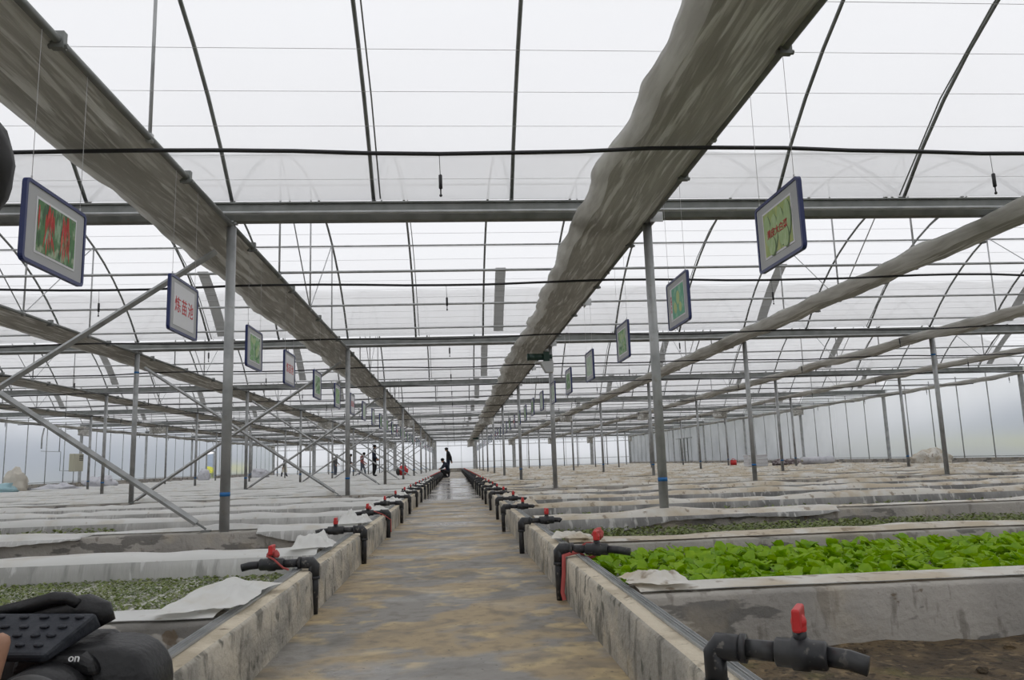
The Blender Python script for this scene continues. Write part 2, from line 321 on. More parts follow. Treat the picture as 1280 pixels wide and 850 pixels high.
# ------------------------------------------------------------------ walls (film, studs, concrete sill)
def side_wall(name, X, sg, sill, door=None):
    b = MB(); ys = [YB + (YF - YB) * i / 110 for i in range(111)]
    z0 = sill; z1 = ROOF0
    for i in range(110):
        if door and ys[i] < door[1] and ys[i + 1] > door[0]:
            za = 2.3
        else: za = z0
        b.add([(X, ys[i], za), (X, ys[i + 1], za), (X, ys[i + 1], z1), (X, ys[i], z1)], [(0, 1, 2, 3)])
    for s in range(len(GY) - 1):                       # gable arcs
        n = 16; vs = [(X, GY[s] + 8 * i / n, ROOF0) for i in range(n + 1)] + [(X, GY[s] + 8 * i / n, ROOF0 + arch(-4 + 8 * i / n)) for i in range(n + 1)]
        b.add(vs, [(i, i + 1, n + 2 + i, n + 1 + i) for i in range(n)])
    wl = tag(obj(name, b, 'wall_film', smooth=False), kind='structure')
    segs = [(YB, YF)] if not door else [(YB, door[0]), (door[1], YF)]
    for a, c in segs:
        q = MB(); q.box(min(X, X + sg * .14), max(X, X + sg * .14), a, c, -.1, sill); obj('sill', q, 'concrete', wl, False)
    sm = None
    for i in range(len(GY)):
        for k in range(5):
            y = GY[i] + 1.6 * k
            if y > YF: break
            q = MB(); xx = X + sg * .05
            if k == 0: q.box(xx - .05, xx + .05, y - .055, y + .055, sill, GB)
            else: q.tube([(xx, y, sill - .05), (xx, y, ROOF0)], 0.019, 6)
            obj('column' if k == 0 else 'stud', q, 'galv', wl, k > 0)
    for z in (sill + .05, ROOF0 - .22):
        q = MB(); xx = X + sg * .03
        for a, c in segs if z < 2 else [(YB, YF)]: q.tube([(xx, a, z), (xx, c, z)], 0.016, 6)
        obj('rail', q, 'galv', wl)
    return wl
wl = side_wall('wall_left', XL - .06, 1, 0.47, (58.6, 60.6))
wr = side_wall('wall_right', XR + .06, -1, 0.40)
def end_wall(name, Y, sg):
    b = MB(); b.grid(2, 2, lambda i, j: ((XL - .06, XR + .06)[i], Y, (0.1, ROOF0 + .05)[j]))
    e = tag(obj(name, b, 'wall_film', smooth=False), kind='structure')
    for k, x in enumerate(XROWS):
        q = MB(); q.box(x - .17, x + .17, Y - sg * .12, Y - sg * .04, 0.02, GB); obj('column', q, 'galv', e, False)
    for k in range(27):
        x = XL + 1.3333 * k
        if k % 3:
            q = MB(); q.tube([(x, Y - sg * .04, 0.1), (x, Y - sg * .04, ROOF0)], 0.02, 6); obj('stud', q, 'galv', e)
    for z in (0.32, 0.95, 2.6):
        q = MB(); q.tube([(XL, Y - sg * .05, z), (XR, Y - sg * .05, z)], 0.025 if z < 2 else .03, 6); obj('rail', q, 'galv', e)
    q = MB(); q.box(XL, XR, Y - .1, Y + .1, -.1, .14); obj('sill', q, 'concrete', e, False)
    return e
wb = end_wall('wall_back', YF + .1, 1)
end_wall('wall_front', YB - .1, -1)
# doorway in the left wall
dr = thing('door_1', None, None, (XL - .06, 59.6, 0)); tag(dr, kind='structure')
q = MB(); q.box(-.05, .05, -1.0, -.94, 0, 2.3); q.box(-.05, .05, .94, 1.0, 0, 2.3); q.box(-.05, .05, -1, 1, 2.24, 2.3); obj('door_frame', q, 'galv', dr, False)
# a film door frame in the right wall
dr = thing('door_2', None, None, (XR - .02, 60.2, 0)); tag(dr, kind='structure')
q = MB(); q.box(-.04, .04, -.95, -.9, .2, 2.2); q.box(-.04, .04, .9, .95, .2, 2.2); q.box(-.04, .04, -2.1, 2.1, 2.15, 2.2); q.box(-.04, .04, -.03, .03, .2, 2.2); q.box(-.03, .03, -.9, .9, 1.1, 1.14); obj('door_frame', q, 'galvdark', dr, False)

# ------------------------------------------------------------------ ceiling: film vaults with hoops, purlins, tie pipes, rods, wires
def roof_fn(i, j):
    x = XL - .06 + (XR - XL + .12) * i / 54; t = -4 + 8 * j / 20
    sag = 0.0 if i % 2 == 0 else -0.02
    return (x, t, arch(t) + 0.022 + (sag if 0 < j < 20 else 0))
b = MB(); b.grid(55, 21, roof_fn); roof_me = b.mesh('ceiling', 'roof_film')
NA = 20
b = MB(); b.tube([(0, -4 + 8 * i / NA, arch(-4 + 8 * i / NA)) for i in range(NA + 1)], 0.0185, 6); hoop_me = b.mesh('roof_hoop', 'galvdark')
b = MB(); b.tube([(XL, 0, 0), (XR, 0, 0)], 0.0165, 6); pipe_me = b.mesh('purlin', 'galv')
b = MB(); b.tube([(XL, 0, 0), (XR, 0, 0)], 0.0017, 3); wire_me = b.mesh('wire', 'wire')
b = MB(); b.tube([(0, -4, 0), (0, 4, 0)], 0.024, 8); chord_me = b.mesh('tie_beam', 'galvdark')
rod = {}
for nm, t in (('q', 2.0), ('m', 0.0)):
    b = MB(); b.tube([(0, 0, 0), (0, 0, ROOF0 + arch(t) - CHZ)], 0.0125, 6); b.box(-.02, .02, -.02, .02, -.03, .03); rod[nm] = b.mesh('hanger_rod', 'galv')
b = MB(); b.tube([(0, 2.0, ROOF0 + arch(2.) - CHZ), (0, 0, 0), (0, -2.0, ROOF0 + arch(2.) - CHZ)], 0.009, 5); vee_me = b.mesh('brace_rod', 'galv')
b = MB(); b.tube([(0, -3.95 + .79 * i, arch(-3.95 + .79 * i) - .03 - .05 * math.sin(i / 10 * pi)) for i in range(11)], .0075, 5); tieb_me = b.mesh('thin_rod', 'galvdark')
b = MB()
for k in range(10):
    t0 = 2.62 + .13 * k; t1 = t0 + .118
    b.add([(-.095, t0, arch(t0) - .028), (.095, t0, arch(t0) - .028), (.095, t1, arch(t1) - .028), (-.095, t1, arch(t1) - .028),
           (-.095, t0, arch(t0) - .012), (.095, t0, arch(t0) - .012), (.095, t1, arch(t1) - .012), (-.095, t1, arch(t1) - .012)], [(0, 1, 2, 3), (7, 6, 5, 4), (0, 4, 5, 1), (1, 5, 6, 2), (2, 6, 7, 3), (3, 7, 4, 0)])
strip_me = b.mesh('mesh_strip', 'strip', False)
for s in range(len(GY) - 1):
    yc = GY[s] + 4
    c = tag(link('ceiling', roof_me, None, (0, yc, ROOF0)), kind='structure')
    for k in range(28):
        link('roof_hoop', hoop_me, c, (XL + 1.33333 * k, 0, 0))
    for t in (-2.0, 0.0, 2.0):
        link('purlin', pipe_me, c, (0, t, arch(t) - .035))
        if not (s == 1 and t > 1): link('tie_pipe', pipe_me, c, (0, t + .02, CHZ - ROOF0 + .045))
    link('tie_pipe', pipe_me, c, (0, 3.72, CHZ - ROOF0 + .03))
    for x in XROWS[1:-1]:
        link('tie_beam', chord_me, c, (x, 0, CHZ - ROOF0))
        for t in (-2.0, 2.0): link('hanger_rod', rod['q'], c, (x, t, CHZ - ROOF0))
        link('hanger_rod', rod['m'], c, (x, 0, CHZ - ROOF0)); link('brace_rod', vee_me, c, (x, 0, CHZ - ROOF0))
        link('thin_rod', tieb_me, c, (x + (1.40 if x < 0 else 2.60), 0, 0))
    for k in range(15): link('wire', wire_me, c, (0, -3.73 + .533 * k, 3.2 - ROOF0))
    if s >= 2:
        for x in (-15.1, -9.8, -4.45, .9, 6.25, 11.6, 16.9): link('mesh_strip', strip_me, c, (x, 0, 0))

# ------------------------------------------------------------------ gutters
b = MB()
prof = [(-.11, .15), (-.085, .15), (-.085, .045), (-.05, .0), (.05, .0), (.085, .045), (.085, .15), (.11, .15), (.11, .165), (.07, .165), (.07, .05), (.045, .012), (-.045, .012), (-.07, .05), (-.07, .165), (-.11, .165)]
n = len(prof); vs = [(x, p[0], p[1]) for x in (XL - .1, XR + .1) for p in prof]
b.add(vs, [(i, (i + 1) % n, n + (i + 1) % n, n + i) for i in range(n)]); gut_me = b.mesh('channel', 'galvdark', False)
b = MB(); b.box(-.05, .05, -.03, .03, -.02, .0); b.tube([(-.03, -.05, -.008), (.03, -.05, -.008)], .010, 6); brk_me = b.mesh('clamp', 'galv', False)
b = MB(); b.tube([(XL, -.062, .045), (XR, -.062, .045)], .008, 6); lip_me = b.mesh('lip_rail', 'galvlight')
for i in range(1, len(GY)):
    nth = 'behind the camera, over the aisle entrance' if i == 1 else f'{ordn(i - 1)} from the front of the hall' if i > 2 else 'nearest the camera, above the first sign pair'
    g = thing('gutter', f'galvanised roof gutter beam across the hall, {nth}', 'gutter', (0, GY[i], GB))
    link('channel', gut_me, g); link('lip_rail', lip_me, g)
    for x in XROWS[1:-1]: link('clamp', brk_me, g, (x, 0, 0))

# ------------------------------------------------------------------ posts
b = MB(); b.tube([(0, 0, 0), (0, 0, GB - .05 - BT)], .045, 12); post_me = b.mesh('tube', 'galv')
b = MB(); b.tube([(0, 0, 0), (0, 0, .036)], .0465, 12); bandA = b.mesh('blue_band', 'blue')
def rowname(k):
    return f'{ordn(5 - k)} post row left of the aisle' if k <= 4 else f'{ordn(k - 4)} post row right of the aisle'
for i in range(2, len(GY) - 1):
    for k in range(1, 9):
        x = XROWS[k]
        p = thing('steel_post', f'round grey steel post under the {ordn(i - 1)} gutter, {rowname(k)}', 'post', (x, GY[i], BT), 0, 'steel posts')
        link('tube', post_me, p)
        if (i * 7 + k * 3) % 5 or i < 4: link('blue_band', bandA, p, (0, 0, 0.31 if not (i == 3 and k in (3, 5, 7)) else GB - BT - .42))
# cross braces between the two left rows
for i in range(2, len(GY) - 1):
    c = thing('cross_brace', f'pair of crossed steel brace bars under the {ordn(i - 1)} gutter left of the aisle', 'brace', (XROWS[3], GY[i], BT), 0, 'cross braces')
    for a, d, yy in (((.12, 0), (3.88, 2.56), -.065), ((3.74, 0.02), (.12, 2.56), .065)):
        q = MB(); A = Vector((a[0], yy, a[1] + .06)); B = Vector((d[0], yy, d[1])); t = (B - A).normalized()
        q.tube([A, B], .03, 4); obj('brace_bar', q, 'galv', c, False)
        q = MB(); q.tube([A - t * .1, A], .01, 6); q.box(A.x - t.x * .1 - .04, A.x - t.x * .1 + .04, yy - .03, yy + .03, 0, .015); obj('anchor', q, 'galvdark', c, False)

# ------------------------------------------------------------------ rolled shade nets along the tie beams
def net_mesh(x0, wid, sag, seed, y0, y1, dy):
    q = MB(); n = int((y1 - y0) / dy) + 1
    base = [(0.0, 0.02), (.12, .05), (.4, .06), (.7, .05), (.93, .03), (1.0, -.01), (.985, -.3), (.88, -.62), (.7, -.85), (.52, -.97), (.34, -.88), (.2, -.66), (.08, -.32), (.0, -.02)]
    fine = dy < .08; prof = []
    for k in range(len(base) - 1):
        prof.append(base[k])
        if fine and k >= 5: prof += [tuple(base[k][c] + (base[k + 1][c] - base[k][c]) * f for c in (0, 1)) for f in (.33, .66)]
    prof.append(base[-1])
    def fn(i, j):
        y = y0 + j * dy; u, d = prof[i]
        wv = wid * (1 + .15 * nz(y * .5, seed) + .09 * nz(y * 1.3, seed, 4) + .03 * nz(y * 3.5, seed, 7))
        pin = .5 + .5 * abs(math.sin((y - D1) / 2.0 * pi * .5))     # clips every 2 m pull the net up
        s = sag * (.62 + .38 * pin) * (1 + .45 * nz(y * .8, seed, 9))
        z = d * s if d < 0 else d * .25
        rip = .020 * nz(u * 9, y * 1.6, seed)
        if fine and d < 0:                                             # sharp lengthwise creases
            rip += .030 * (.35 - abs(nz(u * 7 + y * .8, y * .9, seed + 2))) * abs(nz(y * .7, u * 3, seed)) * 2
            rip += .012 * (.3 - abs(nz(u * 16 - y * 1.2, y * 1.7, seed + 5)))
        elif d < 0: rip += .012 * nz(u * 21, y * 4.5, seed + 2)
        else: rip *= .3
        xx = x0 - u * wv; edge = -.04 * max(0, nz(y * 1.1, seed, 3)) if u > .9 else 0
        return (xx, y, CHZ + .005 + z + rip * (u > .03) + edge)
    q.grid(len(prof), n, fn)
    q.mi = [1 if (prof[i][1] < 0 and prof[i][0] > .86) or i == 4 else 0 for j in range(n - 1) for i in range(len(prof) - 1)]; return q
SEED = 0
b = MB(); b.box(-.035, .035, -.02, .02, -.045, .05); b.tube([(-.05, 0, -.03), (.05, 0, -.03)], .014, 6); clip_me = b.mesh('clip', 'galvdark', False)
b = MB(); b.box(-.01, .115, -.17, -.16, -.05, .05); b.box(.03, .04, -.17, .02, -.05, .05); bracket_me = b.mesh('bracket', 'galvlight', False)
for k, x in enumerate(XROWS):
    SEED += 1
    lab = ('rolled grey shade net on the left side wall' if k == 0 else 'rolled pale shade net on the right side wall' if k == 9 else
           f'long bunched grey shade net overhead along the {rowname(k)}')
    t = thing('shade_curtain', lab, 'shade net', (0, 0, 0), 0, 'rolled shade nets')
    near = 3 <= k <= 7
    wid = .30 if k in (0, 9) else .72 if k <= 5 else .6
    xo = x + (.32 if k == 0 else 0)
    obj('net', net_mesh(xo, wid, .115 if k <= 5 else .13, SEED * 3.7, YB + .5, 38.6, .05 if k in (4, 5) else .1 if near else .2), ['net', 'nethem'], t)
    obj('net', net_mesh(xo, wid * .9, .15, SEED * 5.1, 39.6, YF - .8, .25), ['net', 'nethem'], t)
    for y, hh, ln in ((39.1, .42, .55), (YF - .9, .62, .4)):                # gathered ends
        q = MB()
        def fn(i, j, x=xo, y=y, hh=hh, ln=ln):
            a = 2 * pi * i / 14; rr = 1 + .22 * nz(math.cos(a) * 2, math.sin(a) * 2 + j * .5, SEED)
            return (x - wid * .5 + math.cos(a) * wid * .5 * rr, y + math.sin(a) * ln * rr, CHZ + .06 - hh * j / 6 * (1 + .25 * nz(i * .8, SEED)))
        q.grid(14, 7, fn, wrap=True); q.add([fn(i, 6) for i in range(14)], [tuple(range(14))]); obj('gathered_end', q, 'net', t)
    if 0 < k < 9:
        for i in range(43): link('clip', clip_me, t, (x, YB + .75 + 2 * i, CHZ))
        for i in range(-1, 17) if k == 5 else (): link('bracket', bracket_me, t, (x, D1 + 4 * i, CHZ))
# drive motors on the first right net
for yy, x, lb in ((14.95, XROWS[5], 'dark green net drive motor under the first right net by the second gutter post'), (62.8, XROWS[5], 'small dark green net drive motor far along the first right net')):
    t = thing('drive_motor', lb, 'motor', (x - .28, yy - .38, CHZ - .33))
    q = MB(); q.tube([(-.22, 0, .0), (.06, 0, .0)], .065, 12); q.tube([(-.25, 0, 0), (-.22, 0, 0)], .07, 12); obj('motor_body', q, 'motor', t)
    q = MB(); q.box(.06, .17, -.08, .08, -.09, .09); q.tube([(.17, 0, 0), (.23, 0, 0)], .045, 10); bev(obj('gearbox', q, 'motor', t, False), .012)
    q = MB(); q.tube([(.13, 0, .09), (.13, 0, .15)], .035, 8); obj('gear_cap', q, 'galv', t)
    q = MB(); vs = [(.0, -.09, -.12), (.235, -.09, -.12), (.235, -.09, -.30), (.10, -.09, -.30)]; vs += [(a, .15, c) for a, _, c in vs]
    q.add(vs, [(0, 1, 2, 3), (7, 6, 5, 4), (0, 4, 5, 1), (1, 5, 6, 2), (2, 6, 7, 3), (3, 7, 4, 0)]); q.box(-.1, .235, -.09, .15, -.12, -.095); obj('bracket_plate', q, 'galvlight', t, False)

# ------------------------------------------------------------------ misting hoses with hanging nozzles
b = MB(); b.tube([(0, 0, 0), (.004, 0, -.15)], .0025, 4); line_me = b.mesh('drop_line', 'galvdark')
b = MB(); b.tube([(.004, 0, -.15), (.005, 0, -.155), (.006, 0, -.25), (.006, 0, -.255)], [.006, .0125, .0125, .007], 8); b.tube([(.006, 0, -.255), (.006, 0, -.30)], .005, 5); b.ball((.006, 0, -.30), .011, 6, 4); noz_me = b.mesh('nozzle', 'hose')
cnt = 0
for s in range(1, len(GY) - 1):
    for off in (1.82, 5.85):
        cnt += 1; y = GY[s] + off; zz = CHZ - .165
        if y < 1.5: continue
        q = MB(); pts = []
        for i in range(0, 73):
            x = XL + .3 + (XR - XL - .6) * i / 72; ph = (x + 2.07) / 4 * 2 * pi
            pts.append((x, y + .015 * nz(x * .7, y), zz + .02 * math.cos(ph - .3) + .022 * nz(x * .35, y) + .01 * nz(x * 1.3, y)))
        q.tube(pts, .0145, 6)
        t = thing('mist_hose', f'black misting hose sagging across the hall under roof span {ordn(s)}, {"nearer" if off < 4 else "farther"} of its two', 'hose', (0, 0, 0), 0, 'misting hoses')
        obj('hose', q, 'hose', t)
        for x in [-.07 + 4.0 * k for k in range(-4, 5)]:
            z = min(pts, key=lambda p: abs(p[0] - x))[2]
            link('drop_line', line_me, t, (x, y, z)); link('nozzle', noz_me, t, (x, y, z))

# ------------------------------------------------------------------ kerbs, film-lock channels
for sg, x, nm, ktop in ((-1, KL, 'left', BT), (1, KR, 'right', BT + .005)):
    k = thing('concrete_kerb', f'long low concrete kerb along the {nm} edge of the aisle', 'kerb', (x, 0, 0))
    q = MB()
    N_ = 220
    def fn(i, j):
        y = YB + .3 + (77 - YB) * j / (N_ - 1); e = .006 * nz(y * 2.5, x) + .004 * nz(y * 9, x)
        P = [(0 + e - .004 * sg, -.02), (e, .1), (e + .004 * sg, ktop - .012), (e + .014 * sg, ktop), (sg * KW * .5, ktop + .003), (sg * (KW - .01), ktop), (sg * KW, ktop - .01), (sg * KW, -.02)][i]
        return (P[0] + .003 * nz(y * 6, i), y, P[1] + .004 * nz(y * 3, i * 1.7))
    q.grid(8, N_, fn)
    q.mi = [1 if i in (3, 4) else 0 for j in range(N_ - 1) for i in range(7)]
    obj('kerb_body', q, ['kerb', 'kerbtop'], k)
    for o in (.078, .101):
        c = MB(); x0 = sg * o
        pr = [(x0 - .008, ktop + .004), (x0 - .008, ktop + .013), (x0 - .0065, ktop + .013), (x0 - .0055, ktop + .006), (x0 + .0055, ktop + .006), (x0 + .0065, ktop + .013), (x0 + .008, ktop + .013), (x0 + .008, ktop + .004)]
        n = 8; vs = [(p[0], y, p[1]) for y in (YB + .4, 76.5) for p in pr]
        c.add(vs, [(i, (i + 1) % n, n + (i + 1) % n, n + i) for i in range(n)])
        obj('film_channel', c, 'galv', k, False)

# ------------------------------------------------------------------ bed walls and the film draped on them
WALLY = [D1 + 2 * k for k in range(-2, 36)]          # centre lines; every fourth carries posts
for sg, nm in ((1, 'right'), (-1, 'left')):
    xa = (KR + KW) if sg > 0 else (KL - KW); xb = XR - .12 if sg > 0 else XL + .12
    for n_, yc in enumerate(WALLY):
        yc = yc - (.04 if n_ == 0 else .12 if n_ == 1 else 0) if sg > 0 else yc - (.17 if n_ == 0 else 0)
        postw = n_ % 4 == 2; yc += .07 * postw; y0, y1 = yc - .14, yc + .14 + .03 * postw
        q = MB(); nx = 90 if n_ < 5 else 24
        def fn(i, j):
            x = xa + (xb - xa) * i / (nx - 1); P = [(y0 + .004, -.05), (y0, BT - .012), (y0 + .012, BT), (y1 - .012, BT), (y1, BT - .012), (y1, -.05)][j]
            return (x, P[0] + .006 * nz(x * 2, j, n_), P[1] + .005 * nz(x * 1.5, j, n_ + 2))
        q.grid(nx, 6, fn)
        o = obj('bed_divider', q, 'concrete'); tag(o, f'low grey concrete bed divider, {ordn(n_ + 1)} from the front on the {nm} of the aisle', 'bed divider', 'concrete bed dividers')
        # film draped on the wall: hang(x) = how far it falls down the front
        if sg > 0:
            mode = {0: 'top', 1: 'top', 2: 'corner', 3: 'full', 4: 'full', 5: 'full'}.get(n_, ('full', 'half', 'full', 'top', 'half')[n_ % 5])
        else:
            mode = {0: 'top', 1: 'full', 2: 'corner', 3: 'full', 4: 'half', 5: 'half'}.get(n_, ('full', 'half', 'half', 'full', 'half')[n_ % 5])
        hump = (.010, .032, .03)[n_] if n_ < 3 else .06 + .02 * nz(n_ * 1.3, sg)
        dx = .035 if n_ < 3 else .06 if n_ < 7 else .16 if n_ < 16 else .35
        ncol = int(abs(xb - xa) / dx); q = MB(); sd = n_ * 3.1 + sg
        def hang(x):
            d = abs(x - xa)
            v = nz(x * .45, sd) + .5 * nz(x * 1.4, sd)
            if mode == 'top' or (postw and n_ > 2): return .0
            if mode == 'full': return BT * (.90 + .12 * v)
            if mode == 'half': return max(.02, BT * (.5 + .75 * v))
            return max(0.0, BT * (.95 * max(0, 1 - d / (1.3 if sg > 0 else .95)) + (.35 * max(0, v) if sg > 0 else .75 * max(0, (d - 2.2) / 3))))
        for_side = []
        def col(i):
            x = xa + (xb - xa) * i / (ncol - 1); x += sg * .0
            h = hang(x); v = nz(x * 1.1, sd, 5); w2 = nz(x * 4.5, sd, 8); w3 = nz(x * 13, sd, 2)
            zt = BT + .014 + max(.002, hump * (.55 + .7 * v + .25 * w2)); post = 0
            for px in XROWS:
                if n_ % 4 == 2: post = max(post, math.exp(-((x - px) / .25) ** 2))
            zt += .035 * post
            yf = y0 - .018 - .006 * w3
            cover = (y0 + .06 + .05 * v + .02 * w2 if not postw else y0 + .17 + .015 * w2) if h <= .01 else yf
            back = .10 + .06 * nz(x * .8, sd, 11)
            pts = [(y1 + .035 + .02 * w2, BT - back), (y1 + .024, BT - .01), (y1 - .03, zt - .004), (yc + .03 + .06 * postw + .02 * v * (not postw), zt + .004 * w3)]
            if h <= .01:
                pts += [(cover + .03, zt - .003), (cover, BT + .011)] + [(cover - .002 * k, BT + .010) for k in (1, 2, 3, 4)]
            else:
                rip = .016 * w2 + .010 * w3
                pts += [(y0 + .025, zt - .006), (yf, BT - .006)]
                for k in (1, 2, 3, 4):
                    f = k / 4; pts.append((yf - .010 - .022 * f + rip * (.4 + f) , BT - .006 - h * f + (.012 * w3 * f)))
            return [(x, p[0], max(p[1], .03)) for p in pts]
        cols = [col(i) for i in range(ncol)]; npt = len(cols[0])
        q.grid(npt, ncol, lambda i, j: cols[j][i])
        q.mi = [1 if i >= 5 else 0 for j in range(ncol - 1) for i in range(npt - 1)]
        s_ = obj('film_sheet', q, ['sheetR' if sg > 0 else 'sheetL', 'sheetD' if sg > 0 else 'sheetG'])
        tag(s_, f'{"dusty" if sg > 0 else "white"} plastic film draped over the {ordn(n_ + 1)} bed divider on the {nm}', 'plastic film', 'plastic film on the bed dividers')
        # loose crumpled end of the film lying over the kerb
        if (n_ < 14 and sg < 0) or (n_ in (1, 3, 4, 6, 7, 9, 12) and sg > 0) or (n_ == 0 and sg > 0):
            q = MB(); ex = {(-1, 0): (.30, .72, .04), (-1, 1): (.26, .36, .09), (-1, 2): (.26, .40, .10), (1, 0): (.25, .26, .04), (1, 1): (.24, .22, .045)}.get((sg, n_), (.26, .34, .07))
            lx, ly, lz = ex; cy = yc + (.28 if (sg, n_) == (-1, 0) else .05)
            xi = (x0_ := (KL - .045 if sg < 0 else KR + (.04 if n_ in (1, 4, 7) else .10)))
            def fn(i, j):
                u = i / 22; v = j / 22; x = xi + sg * lx * u + .05 * nz(v * 2.4, sd, 1) ; y = cy + ly * (v - .5) * (.75 + .5 * u) + .05 * nz(u * 3, sd, 4)
                e = min(u, 1 - u, v, 1 - v) * 5; e = min(1, e)
                z = BT + .036 + lz * e * max(0, .45 + .9 * nz(u * 3.2, v * 3.2, sd) + .35 * nz(u * 8, v * 8, sd)) + .004 * nz(u * 11, v * 9)
                return (x, y, z)
            q.grid(23, 23, fn); obj('loose_end', q, 'sheetR' if sg > 0 else 'sheetL', s_)
# low cross wall closing the aisle at the far end
q = MB(); q.box(KL - .1, KR + .1, 76.6, 77.0, -.05, .35); o = obj('concrete_step', q, 'concrete', None, False); tag(o, 'low concrete step closing the far end of the aisle', 'step')

# ------------------------------------------------------------------ valves
def valve_proto(hz, L1=.40, dy=-.02):
    t = thing('water_valve', '', 'valve')
    q = MB(); q.tube([(0, 0, 0), (-.003, 0, hz * .5), (0, 0, hz - .03)], .0215, 10); obj('riser_pipe', q, 'black', t)
    q = MB(); q.tube([(0, 0, hz - .075), (0, 0, hz - .012), (.01, 0, hz), (.075, 0, hz)], [.029, .030, .031, .029], 12); q.tube([(0, 0, hz - .085), (0, 0, hz - .07)], .032, 12); q.tube([(.068, 0, hz), (.082, 0, hz)], .032, 12); obj('elbow', q, 'black', t)
    q = MB(); q.tube([(.075, 0, hz), (.16, dy * .3, hz)], .0215, 10); obj('link_pipe', q, 'black', t)
    vb = MB(); vb.tube([(.155, dy * .3, hz), (.16, dy * .3, hz), (.195, dy * .4, hz), (.2, dy * .4, hz), (.235, dy * .5, hz), (.24, dy * .5, hz), (.275, dy * .6, hz), (.28, dy * .6, hz)], [.026, .031, .031, .036, .036, .031, .031, .026], 12)
    vb.tube([(.218, dy * .5, hz + .02), (.218, dy * .5, hz + .05)], .017, 10); body = obj('valve_body', vb, 'black', t)
    h = MB(); h.ball((.218, dy * .5, hz + .066), .021, 10, 6, sq=(1, 1, .9)); h.box(.208, .228, dy * .5 - .042, dy * .5 + .042, hz + .05, hz + .098); h.tube([(.218, dy * .5, hz + .046), (.218, dy * .5, hz + .062)], .019, 10); hd = obj('handle', h, 'red', body, False); tag(hd, 'red plastic valve handle'); bev(hd, .006)
    q = MB(); q.tube([(.275, dy * .6, hz), (.33, dy * .8, hz - .003), (L1, dy, hz - .012)], .0205, 10); obj('outlet_pipe', q, 'black', t)
    return t
nearR = [(1.80, .575, .325, .37, -0.55), (4.36, .555, .272, .37, -.40), (6.6, .535, .262, .34, .14), (8.75, .515, .265, .34, .0)]
nearL = [(4.28, -.755, .262, .37, .02), (6.35, -.735, .265, .37, 0.0), (8.55, -.73, .265, .36, .05), (10.6, -.73, .265, .36, 0), (12.5, -.735, .27, .36, .1)]
proto = valve_proto(.272)
used = False
def put_valve(sg, i, x, y, hz, L1, rz):
    global used
    nm = 'right' if sg > 0 else 'left'
    lab = f'black pipe valve with red handle on the {nm} kerb, {ordn(i)} from the front'
    if abs(hz - .272) > .006 or abs(L1 - .40) > .035:
        t = valve_proto(hz, L1, -.02 * sg); t['label'] = lab; t['group'] = 'kerb valves'; t.location = (x, y, 0)
    elif not used:
        t = proto; used = True; t['label'] = lab; t['group'] = 'kerb valves'; t.location = (x, y, 0)
    else: t = dup(proto, (x, y, 0), None, lab, 'kerb valves')
    t.rotation_euler = (0, 0, rz if sg > 0 else pi - rz)
    return t
i = 0
VR = {}
for y, x, hz, L1, rz in nearR:
    i += 1; VR[i] = put_valve(1, i, x, y, hz, L1, rz)
y = 10.6
while y < 75:
    i += 1; put_valve(1, i, .54 + .015 * R.random(), y, .272, .40, R.uniform(-.1, .3)); y += 2.0 + R.uniform(-.15, .15)
VR[1].scale = (.86, 1, 1)
i = 0; VL = {}
for y, x, hz, L1, rz in nearL:
    i += 1; VL[i] = put_valve(-1, i, x, y, hz, L1, rz)
y = 14.5
while y < 75:
    i += 1; put_valve(-1, i, -.72 - .012 * R.random(), y, .272, .40, R.uniform(-.3, .25)); y += 2.0 + R.uniform(-.15, .15)
# red ribbons tied round three of the valves
t = tag(link('red_ribbon', None), 'long red ribbon tied on the second right valve, hanging to the floor', 'ribbon')
t.location = (0, 0, 0)
def ribbon(pts, wd=.011):
    q = MB(); P = [Vector(p) for p in pts]; vs = []
    for k, p in enumerate(P):
        tt = (P[min(k + 1, len(P) - 1)] - P[max(k - 1, 0)]).normalized(); side = tt.cross(Vector((0.3, 1, .2))).normalized() * wd
        n_ = tt.cross(side).normalized() * .0015
        vs += [p - side - n_, p + side - n_, p + side + n_, p - side + n_]
    n_ = len(P); fs = []
    for k in range(n_ - 1):
        for j in range(4): fs.append((k * 4 + j, k * 4 + (j + 1) % 4, k * 4 + 4 + (j + 1) % 4, k * 4 + 4 + j))
    return q.add(vs, fs)
bx, by = nearR[1][1], nearR[1][0]
rb = [(bx + .20, by - .03, .30), (bx + .16, by - .045, .27), (bx + .085, by - .05, .255), (bx + .02, by - .055, .24), (bx + .016, by - .06, .15), (bx + .004, by - .065, .05), (bx + .012, by - .075, .012)]
obj('tail', ribbon(rb), 'ribbon', t)
lp = [(bx + .19 + .05 * math.cos(a) * .9, by - .045 + .012 * math.sin(a * 2), .262 + .038 * math.sin(a)) for a in [2 * pi * k / 14 for k in range(15)]]
obj('loop', ribbon([(p[0] - .03, p[1], p[2]) for p in lp], .008), 'ribbon', t)
q = MB()
for k in range(5): q.ball((bx + .215 + R.uniform(-.02, .02), by - .03 + R.uniform(-.01, .01), .345 + R.uniform(-.015, .02)), .022, 7, 5, jit=.5, seed=k)
obj('knot', q, 'ribbon', t)
